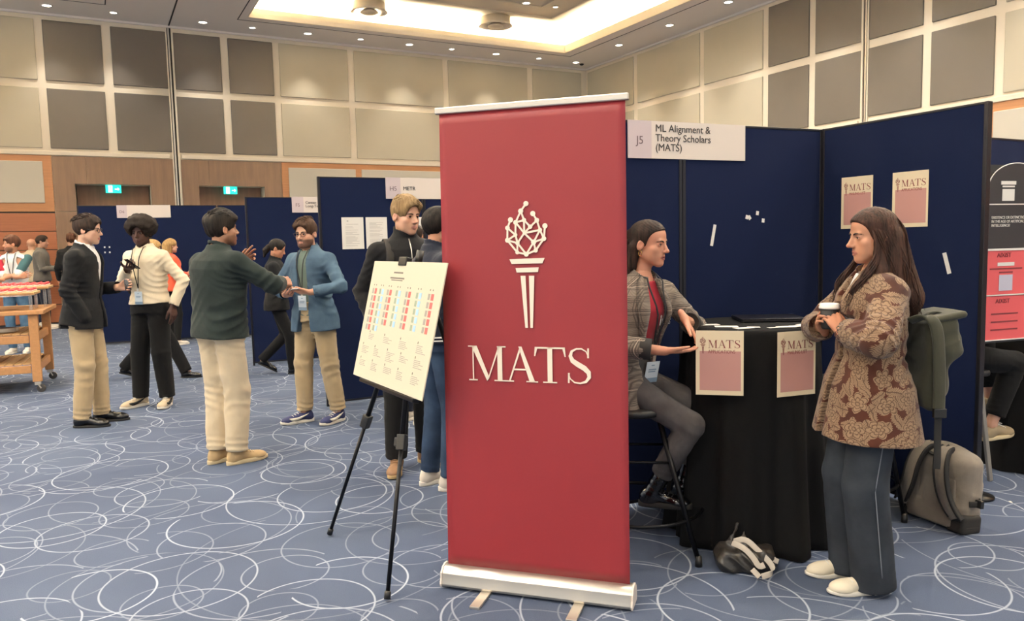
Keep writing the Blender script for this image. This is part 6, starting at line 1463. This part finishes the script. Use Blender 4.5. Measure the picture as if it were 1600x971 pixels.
# ------------------------------------------------------------------ G: standing woman in the brocade jacket
def woman_brocade():
    p = Person((1.49, 3.27), 90, 1.655, 'woman in a brown floral jacket standing with a coffee cup at the black table', sex='w', pelvis=(0, -.035, .893), tors=.955, lean=(0, -.016), head=(0, -.042, 1.522), look=(0, -6), skin='#c08a6a', lip='#9a5a50', nose=1.12, brow='#150d0a',
               hand_l=(-.075, .115, 1.128), elbow_l=(-.9, .35, -.6), hl=dict(dir=(.45, .35, .75), palm=(.85, -.1, -.45), curl=(.45, .5, .55, .6), thumb=.6), hand_r=(.075, .135, 1.133), elbow_r=(.9, .2, -.6), hr=dict(dir=(-.5, .42, .55), palm=(-.75, -.65, -.1), curl=(.5, .52, .55, .6), thumb=.7),
               foot_r=(.085, -.005, 0), foot_l=(-.085, -.03, 0), toe_r=-3, toe_l=4, res=.006, hres=.0038, lid=.003)
    p.top('blouse', m_white, grow=.004, hem=.0, sleeve=0, crease=.002)
    p.top('jacket', m_brocade, grow=.028, hem=.235, sleeve=.93, arm=(.078, .073, .064), flare=.055, front=lambda t: (np.full_like(t, .0), np.interp(t, [-.4, .2, .7, 1.0], [.03, .02, .02, .03])), crease=.008, seed=11, boxy=.15, belly=.008)
    p.pants(m_darkjean, thigh=.098, knee=.096, ank=.094, crease=.003, drop=.055, grow=.008)
    for sg in (-1, 1):
        st = []; r_ = .0985*p.k
        for a, b in ((p.hip[sg]-A_(0, 0, .1), p.kn[sg]), (p.kn[sg], p.an[sg]+A_(0, 0, -.03))):
            for t in np.linspace(0, 1, 9)[:-1]: st.append(a+(b-a)*t+A_(sg*r_, .0, 0))
        MB().tube(st, .0022, 5).build('side_seam', m_palestitch, p.root, True)
    p.shoes(m_canvas, m_whiterub, 'flat', m_lace=m_lace, L=.265)
    # long hair
    s = S(); s.add(Ell((0, -.007, .04), (.085, .109, .091)))
    s.add(Cap((.045, -.045, -.03), (.05, -.07, -.27), .05, .055), .04); s.add(Cap((-.045, -.045, -.03), (-.055, -.06, -.27), .05, .055), .04); s.add(Cap((0, -.075, -.02), (0, -.125, -.30), .07, .07), .04); s.add(Cap((0, -.125, -.30), (0, -.12, -.40), .06, .03), .04)
    s.add(Cap((-.066, .01, -.04), (-.075, .02, -.16), .02, .03), .03); s.add(Cap((-.075, .02, -.16), (-.07, .09, -.25), .03, .028), .03)
    s.disp(lambda P: (.0014*np.sin(np.arctan2(P[:, 0], P[:, 1]+.03)*62+1.5*np.sin(P[:, 2]*22)+2.6*wob(P, 18, 3))+.0025*wob(P, 26, 5)+.001*wob(P, 70, 6)).astype(f32))
    s.sub(Fn(lambda P: (np.sqrt(((P[:, 1]-.115-.15*np.clip(-.03-P[:, 2], 0, 1))/.082)**2+((P[:, 2]+.045)/.128)**2)-1)*.08), .006); s.sub(Fn(lambda P: np.maximum(-(P[:, 1]-.018-.25*np.clip(-.02-P[:, 2], 0, .08)), np.abs(P[:, 0])-.064-.0*P[:, 1])), .006) if False else None
    s.sub(Cap((0, .05, -.1), (0, .07, -.2), .052, .07), .01)
    V, Q = surf(s, .0045); obj('hair', mesh_from('hair', V*p.hs@p.HR.T+p.hc, Q, m_h_long, smooth=True), p.root)
    r = random.Random(5); L_ = []
    for i in range(420):
        sd = -1 if i % 3 else 1; a = r.uniform(0, 1)
        if a < .5:   # from the crown over the side and down the back
            y0 = r.uniform(-.06, .05); x1 = sd*r.uniform(.078, .09); y1 = y0*.7-.015; L_.append((wave_lock([(sd*.012, y0, .118-abs(y0)*.25), (sd*.055, y0*1.05, .095-abs(y0)*.2), (x1, y1, .02), (x1*1.02, y1-.02, -.08), (sd*r.uniform(.06, .105), y1-.05+r.uniform(-.02, .02), -.19), (sd*r.uniform(.04, .11), -.08+r.uniform(-.05, .05), -.32-r.uniform(0, .07))], 18, .009, 2.2, i), r.uniform(.0014, .0032)))
        elif a < .65:  # back
            x0 = r.uniform(-.06, .06); L_.append((wave_lock([(x0*.5, -.06, .105), (x0, -.108, .05), (x0*1.2, -.118, -.05), (x0*1.3, -.125+r.uniform(-.01, .02), -.18), (x0*1.4, -.13+r.uniform(-.03, .03), -.33-r.uniform(0, .08))], 18, .009, 2.2, i), r.uniform(.0018, .004)))
        else:  # front strands over the near shoulder
            L_.append((wave_lock([(sd*.02, .055, .105), (sd*.066, .04, .06), (sd*.086, .028, -.01), (sd*.093, .02+r.uniform(-.01, .01), -.08), (sd*r.uniform(.085, .11), .07+r.uniform(-.02, .03), -.15), (sd*r.uniform(.07, .115), .13+r.uniform(-.02, .03), -.21), (sd*r.uniform(.06, .10), .165+r.uniform(-.02, .02), -.27-r.uniform(0, .05))], 18, .008, 1.8, i), r.uniform(.0018, .004)))
    locks(p, L_, m_h_long)
    return p
# ------------------------------------------------------------------ the other people
m_red_sole = mat('tan_sole', '#b59a6a', .8)
def man_blazer():
    p = Person((-3.76, 6.75), -80, 1.86, 'man in a black blazer and khaki trousers standing at the left', look=(0, -4), lean=(0, .035), skin='#d0a488', brow='#1c120e', hand_r=(.19, .075, .955), elbow_r=(.5, -1, 0), hr=dict(dir=(-.2, .3, -1)), skip=('hand_r',),
               hand_l=(-.12, .27, 1.205), elbow_l=(-.6, -.9, -.5), hl=dict(dir=(.25, .95, .1), palm=(1, -.1, 0), curl=(.5, .55, .6, .65), thumb=.7), foot_r=(.12, -.03, 0), foot_l=(-.09, .06, 0), toe_r=-6, toe_l=4)
    p.top('shirt', m_white, grow=.004, hem=.02, sleeve=0, collar=.010, crease=.002)
    p.top('blazer', m_blackstuff, grow=.024, hem=.13, sleeve=.97, arm=(.07, .06, .05), flare=.018, front=lambda t: (np.full_like(t, 0.), np.interp(t, [-.3, .1, .35, .6, 1.0], [.05, .012, .012, .05, .07])), crease=.007, seed=21)
    p.pants(m_khaki, thigh=.098, knee=.078, ank=.066, crease=.010, drop=.02)
    p.shoes(m_leather, m_blackrub, 'dress', m_lace=m_blackrub)
    short_hair(p, m_h_dark, vol=.014, top=.006, fringe=.4, seed=3, nape=-.10, dirx=True, sides=.006, ears=0); tufts(p, m_h_dark, 260, .06, 1, comb=(.2, -.9), lift=.08, zmin=.03, r=(.002, .005)); glasses(p, m_lens)
    return p
def man_sweater():
    p = Person((-3.53, 7.52), 165, 1.84, 'man in a cream sweater and black trousers looking up from his phone', look=(14, -4), skin='#3b241a', lip='#4a2a24', brow='#0a0706', browk=.6, lean=(.02, .0), hand_r=(-.005, .27, 1.36), elbow_r=(.8, -.5, -.6), hr=dict(dir=(-.75, .6, .15), palm=(-.1, -.15, 1), curl=(.5, .55, .6, .65), thumb=.6, thumb_out=.9),
               hand_l=(-.27, .02, .985), elbow_l=(-.8, -.6, 0), hl=dict(dir=(-.1, .1, -1), palm=(.9, -.2, 0)), foot_r=(.14, .05, 0), foot_l=(-.12, -.01, 0), toe_r=-14, toe_l=22)
    p.top('undershirt', m_blackstuff, grow=.004, hem=0, sleeve=0, crease=.002)
    p.top('sweater', m_cream_knit, grow=.016, hem=-.015, sleeve=.98, arm=(.062, .053, .045), crease=.007, seed=31)
    p.pants(m_blacktr, thigh=.1, knee=.085, ank=.07, crease=.005, drop=.0, rise=.06)
    p.shoes(mat('sand_trainer_mesh', '#bba98c', .8, bump=.5, bscale=120), m_whiterub, 'sneaker', m_lace=m_lace, mark=m_blackrub); afro(p, m_h_afro, .143)
    p.lanyard(m_lany, 'sweater', drop=.38, off=.018)
    return p
def man_green():
    p = Person((-2.06, 5.4), -32, 1.80, 'man in a dark green shirt and beige trousers with his back to the camera', look=(-16, 4), skin='#9c7054', lean=(.015, .01), hand_r=(.20, .40, 1.27), elbow_r=(1, -.2, -.5), hr=dict(dir=(-.1, .95, .1), palm=(-.8, .1, -.5), curl=(.75, .8, .85, .9), thumb=.8), hand_l=(-.13, .32, 1.40), elbow_l=(-1, .0, -.8), hl=dict(dir=(.35, .5, .75), palm=(.8, -.3, 0), curl=(.15, .4, .6, .7)),
               foot_r=(.075, .03, 0), foot_l=(-.075, -.02, 0), toe_r=-18, toe_l=-6, stubble=.5)
    p.top('shirt', m_olivegrey, grow=.03, hem=.06, sleeve=.86, arm=(.075, .064, .054), collar=.022, crease=.009, seed=41, boxy=.185)
    p.pants(m_beige, thigh=.098, knee=.088, ank=.075, crease=.010, drop=-.01)
    p.shoes(m_tan_shoe, m_tan_sole, 'sneaker', m_lace=m_tan_sole); short_hair(p, m_h_black, vol=.012, top=.016, seed=7, amp=.009, freq=70, nape=-.075, fringe=.3); tufts(p, m_h_black, 260, .042, 2, comb=(.3, .6), lift=.3, r=(.002, .005), zmin=.055)
    return p
def man_denim():
    p = Person((-1.71, 6.66), 155, 1.775, 'bearded man in an open blue denim shirt and khaki trousers', look=(6, -4), skin='#c99a7e', beard=1.0, beardcol='#3a2318', brow='#2a1a12', lip='#a06a5c', lean=(.02, .0), hand_r=(.085, .25, 1.13), elbow_r=(1, -.3, -.4), hr=dict(dir=(-.75, .6, .1), palm=(-.3, -.2, .9), curl=(.4, .45, .5, .5)), hand_l=(-.125, .21, 1.15), elbow_l=(-1, -.4, -.3), hl=dict(dir=(.7, .7, .05), palm=(.2, -.2, .9), curl=(.3, .35, .4, .45), thumb=.4),
               foot_r=(.105, .06, 0), foot_l=(-.16, -.06, 0), toe_r=-32, toe_l=-4)
    p.top('t_shirt', m_sage, grow=.004, hem=.02, sleeve=0, crease=.003)
    p.top('denim_shirt', m_denim, grow=.022, hem=.15, sleeve=.93, arm=(.066, .058, .05), collar=.02, flare=.016, front=lambda t: (np.full_like(t, .0), np.interp(t, [-.3, .1, .5, 1.0], [.075, .04, .05, .05])), crease=.008, seed=51)
    p.pants(m_khaki, thigh=.1, knee=.08, ank=.068, crease=.011, drop=-.02)
    p.shoes(m_navyshoe, m_whiterub, 'sneaker', m_lace=m_lace, mark=m_whiterub); short_hair(p, m_h_brown, vol=.015, top=.012, fringe=.4, seed=9, amp=.007, sweep=.01); tufts(p, m_h_brown, 260, .055, 3, comb=(.9, .2), lift=.2, r=(.002, .005), zmin=.045); glasses(p, mat('tortoise_frame', '#3a2018', .3), r=.02)
    p.lanyard(m_lany, 'denim_shirt', drop=.36, off=.012, u0=.05)
    return p
def man_fleece():
    p = Person((-.71, 5.2), 205, 1.86, 'tall fair-haired young man in a black fleece standing behind the easel', look=(22, -6), skin='#d3a386', brow='#4a3826', lip='#b0746a', hand_r=(.23, .06, 1.01), elbow_r=(.4, -1, 0), hr=dict(dir=(.05, .25, -1), curl=(.6, .65, .7, .7)), hand_l=(-.24, .16, 1.0), elbow_l=(-.8, -.6, 0), foot_r=(.115, .02, 0), foot_l=(-.12, -.05, 0), toe_r=-26, toe_l=24)
    p.top('fleece', m_fleece, grow=.024, hem=.08, sleeve=.98, arm=(.07, .06, .052), collar=.045, crease=.008, seed=61)
    p.pants(m_blacktr, thigh=.098, knee=.08, ank=.07, crease=.006, drop=.0); p.shoes(m_brown_shoe, m_red_sole, 'sneaker', m_lace=m_brown_shoe)
    short_hair(p, m_h_blond, vol=.014, top=.010, fringe=.6, seed=12, amp=.005); tufts(p, m_h_blond, 300, .05, 4, comb=(-.5, .9), lift=.1, r=(.002, .0045), zmin=.045)
    lf = p.lofts['fleece']; z = MB(); z.tube([lf.at(t, 0, off=.004) for t in np.linspace(.55, .97, 8)], .004, 5); z.build('zip', m_alu, p.root, True)
    return p
def man_navy():
    p = Person((-.47, 4.76), -62, 1.76, 'dark-haired man in a navy jacket and jeans half hidden by the red banner', look=(8, 0), skin='#c08d6e', hand_r=(.12, .3, 1.1), hand_l=(-.2, .2, 1.05), foot_r=(.10, .02, 0), foot_l=(-.09, -.04, 0), toe_r=-25, toe_l=10)
    p.top('jacket', m_navy, grow=.026, hem=.02, sleeve=.98, arm=(.07, .06, .05), collar=.03, crease=.008, seed=71)
    lf = p.lofts['jacket']
    for t in (.0, .035): MB().tube([lf.at(t, ang=a, off=.004) for a in np.linspace(0, 2*PI, 40, endpoint=False)], .006, 5, closed=True).build('hem_stripe', m_white, p.root, True)
    p.pants(m_bluejean, thigh=.092, knee=.07, ank=.062, crease=.005); p.shoes(m_white_shoe, m_whiterub, 'sneaker', m_lace=m_lace); short_hair(p, m_h_black, vol=.008, top=.006, seed=14, nape=-.06, amp=.003)
    return p
FAR = dict(res=.013, hres=.009)
m_greyj = fabric('grey_shirt_cloth', '#5d5a56', .08); m_orangebl = fabric('orange_chiffon', '#d8593c', .06); m_tealsl = fabric('teal_jersey', '#34565c', .05); m_bluejn = jeans_mat('mid_blue_denim', '#34506b', '#52708a'); m_mint = fabric('pale_green_jersey', '#9db0a0', .05)
def background():
    # man with crossed arms behind the trolley
    p = Person((-7.55, 11.75), 195, 1.80, 'man with folded arms in a white and teal shirt behind the trolley', look=(-62, 2), skin='#c08a68', stubble=.6, brow='#2c1c12', hand_r=(-.13, .22, 1.17), elbow_r=(1, .3, -.7), hr=dict(dir=(-.9, .1, .2), palm=(0, -1, 0)), hand_l=(.13, .26, 1.14), elbow_l=(-1, .3, -.7), hl=dict(dir=(.9, .1, .1), palm=(0, -1, 0)), **FAR)
    p.top('shirt', m_white, grow=.018, hem=.06, sleeve=.1, arm=(.06, .055, .05)); sl = S()
    for sg, m in ((1, m_redtee), (-1, m_tealsl)):
        s = S(); s.add(Cap(p.sh[sg], p.sh[sg]+(p.el[sg]-p.sh[sg])*.75, .067, .064)); part('sleeve', s, .009, m, p.root)
    p.pants(m_bluejn); p.shoes(m_white_shoe, m_whiterub); short_hair(p, m_h_auburn, vol=.012, top=.014, fringe=.3); p.lanyard(m_lany, 'shirt', drop=.4, badge=False)
    p = Person((-9.35, 15.4), -70, 1.88, 'man in a grey shirt and dark trousers in profile near the wooden wall', look=(0, -2), skin='#c4967a', hand_r=(.1, .3, 1.2), hand_l=(-.1, .32, 1.2), **FAR)
    p.top('shirt', m_greyj, grow=.02, hem=.05, arm=(.062, .055, .048)); p.pants(m_navy); p.shoes(m_white_shoe, m_whiterub); short_hair(p, m_h_dark, vol=.008, top=.006)
    p = Person((-9.75, 15.75), 10, 1.83, 'bald person standing behind the man in the grey shirt', skin='#c99b7e', **FAR)
    p.top('jumper', m_beige, grow=.02, hem=.05); p.pants(m_navy); p.shoes(m_white_shoe, m_whiterub)
    p = Person((-8.5, 15.0), 20, 1.90, 'brown-haired person in a black jacket behind the man in the black blazer', skin='#c08f74', hand_r=(.1, .3, 1.2), **FAR)
    p.top('jacket', m_blackstuff, grow=.03, hem=.1); p.pants(m_blacktr); p.shoes(m_leather, m_blackrub, 'dress'); short_hair(p, m_h_auburn, vol=.016, top=.01, amp=.01)
    # person in black striding behind the man in the cream sweater
    p = Person((-4.28, 9.15), -82, 1.72, 'fair-haired person in black striding behind the man in the cream sweater', sex='w', look=(0, -10), skin='#d0a288', hand_r=(.2, .1, .95), foot_r=(.07, .36, 0), foot_l=(-.07, -.38, 0), heel_l=.05, pelvis=(0, 0, .86), **FAR)
    p.top('coat', m_blackstuff, grow=.035, hem=.12, arm=(.066, .06, .055)); p.pants(m_blacktr, ank=.07, knee=.075, drop=.02); p.shoes(m_leather, m_blackrub, 'dress'); short_hair(p, m_h_fair, vol=.016, top=.01, nape=-.1); p.lanyard(m_lany, 'coat', drop=.5)
    # woman in orange
    p = Person((-5.45, 12.35), -40, 1.72, 'fair-haired woman in an orange blouse behind the man in the cream sweater', sex='w', look=(0, 0), skin='#d6a78c', hand_r=(.12, .25, 1.15), hand_l=(-.1, .25, 1.1), **FAR)
    p.top('blouse', m_orangebl, grow=.03, hem=.06, sleeve=.85, arm=(.066, .066, .06)); p.pants(m_blacktr); p.shoes(m_white_shoe, m_whiterub)
    s = S(); s.add(Ell((0, -.008, .04), (.086, .108, .092))); s.add(Cap((0, -.06, 0), (0, -.09, -.24), .085, .07), .04); s.disp(lambda P: (.003*wob(P, 60, 2)).astype(f32)); s.sub(Ell((0, .118, -.04), (.08, .085, .12)), .006); V, Q = surf(s, .008); obj('hair', mesh_from('hair', V*p.hs@p.HR.T+p.hc, Q, m_h_fair, smooth=True), p.root)
    # woman in a black suit walking
    p = Person((-2.83, 9.25), -78, 1.66, 'dark-haired woman in a black suit walking past the blue panel', sex='w', look=(-4, -20), skin='#b98464', hand_r=(.12, .3, 1.05), hand_l=(-.1, .32, 1.05), foot_r=(.06, .16, 0), foot_l=(-.06, -.2, 0), heel_l=.1, pelvis=(0, 0, .875), res=.010, hres=.007)
    p.top('suit_jacket', m_blackstuff, grow=.026, hem=.1, arm=(.062, .056, .05), collar=.02); p.pants(m_blacktr, ank=.06, drop=.02); p.shoes(m_leather, m_blackrub, 'dress')
    short_hair(p, m_h_black, vol=.010, top=.0, nape=-.06, amp=.002); s = S(); s.add(Cap((0, -.1, .0), (0, -.125, -.06), .035, .038)); s.add(Cap((0, -.125, -.06), (0, -.12, -.14), .034, .015), .02); s.disp(lambda P: (.002*wob(P, 90, 4)).astype(f32)); V, Q = surf(s, .006); obj('ponytail', mesh_from('ponytail', V*p.hs@p.HR.T+p.hc, Q, m_h_black, smooth=True), p.root)
    # person in white sweater behind the bearded man
    p = Person((-3.05, 11.2), 60, 1.80, 'dark-haired person in a white sweater with green collar behind the bearded man', look=(20, 0), skin='#c1906f', foot_r=(.12, .1, 0), foot_l=(-.2, .15, 0), **FAR)
    p.top('undershirt', m_olivegrey, grow=.008, hem=0, sleeve=0, collar=.03); p.top('sweater', m_white, grow=.024, hem=.06); p.pants(m_blacktr); p.shoes(m_white_shoe, m_whiterub); short_hair(p, m_h_black, vol=.014, top=.008)
    # man between the fleece and the navy jacket
    p = Person((-.86, 6.55), -50, 1.70, 'man with cropped dark hair between the young man in fleece and the navy jacket', look=(-25, -4), skin='#b8835f', stubble=.4, **FAR)
    p.top('t_shirt', m_mint, grow=.016, hem=.05, sleeve=.3); p.pants(m_navy); p.shoes(m_white_shoe, m_whiterub); short_hair(p, m_h_dark, vol=.007, top=.004)
    # seated person at the next booth (only the legs show)
    p = Person((2.77, 4.76), -74, 1.75, 'seated person in black trousers and beige shoes behind the red sheets', skin='#c79a80', pelvis=(0, -.1, .80), lean=(0, .05), hand_r=(.1, .2, .95), hand_l=(-.12, .2, .95), foot_r=(.10, .17, .24), foot_l=(-.05, .33, .38), toe_r=8, toe_l=-4, knee_r=(.1, 1, .4), knee_l=(-.1, 1, .4), res=.009, hres=.012)
    p.top('jumper', m_blackstuff, grow=.02, hem=.03); p.pants(m_blacktr, ank=.058, drop=-.07, thigh=.09, knee=.07); p.shoes(mat('beige_canvas_shoe', '#9a8769', .85, bump=.3, bscale=200), m_tan_sole, 'flat', m_lace=m_lace); short_hair(p, m_h_brown)
for _f in (woman_plaid, woman_brocade, man_blazer, man_sweater, man_green, man_denim, man_fleece, man_navy, background): _f()
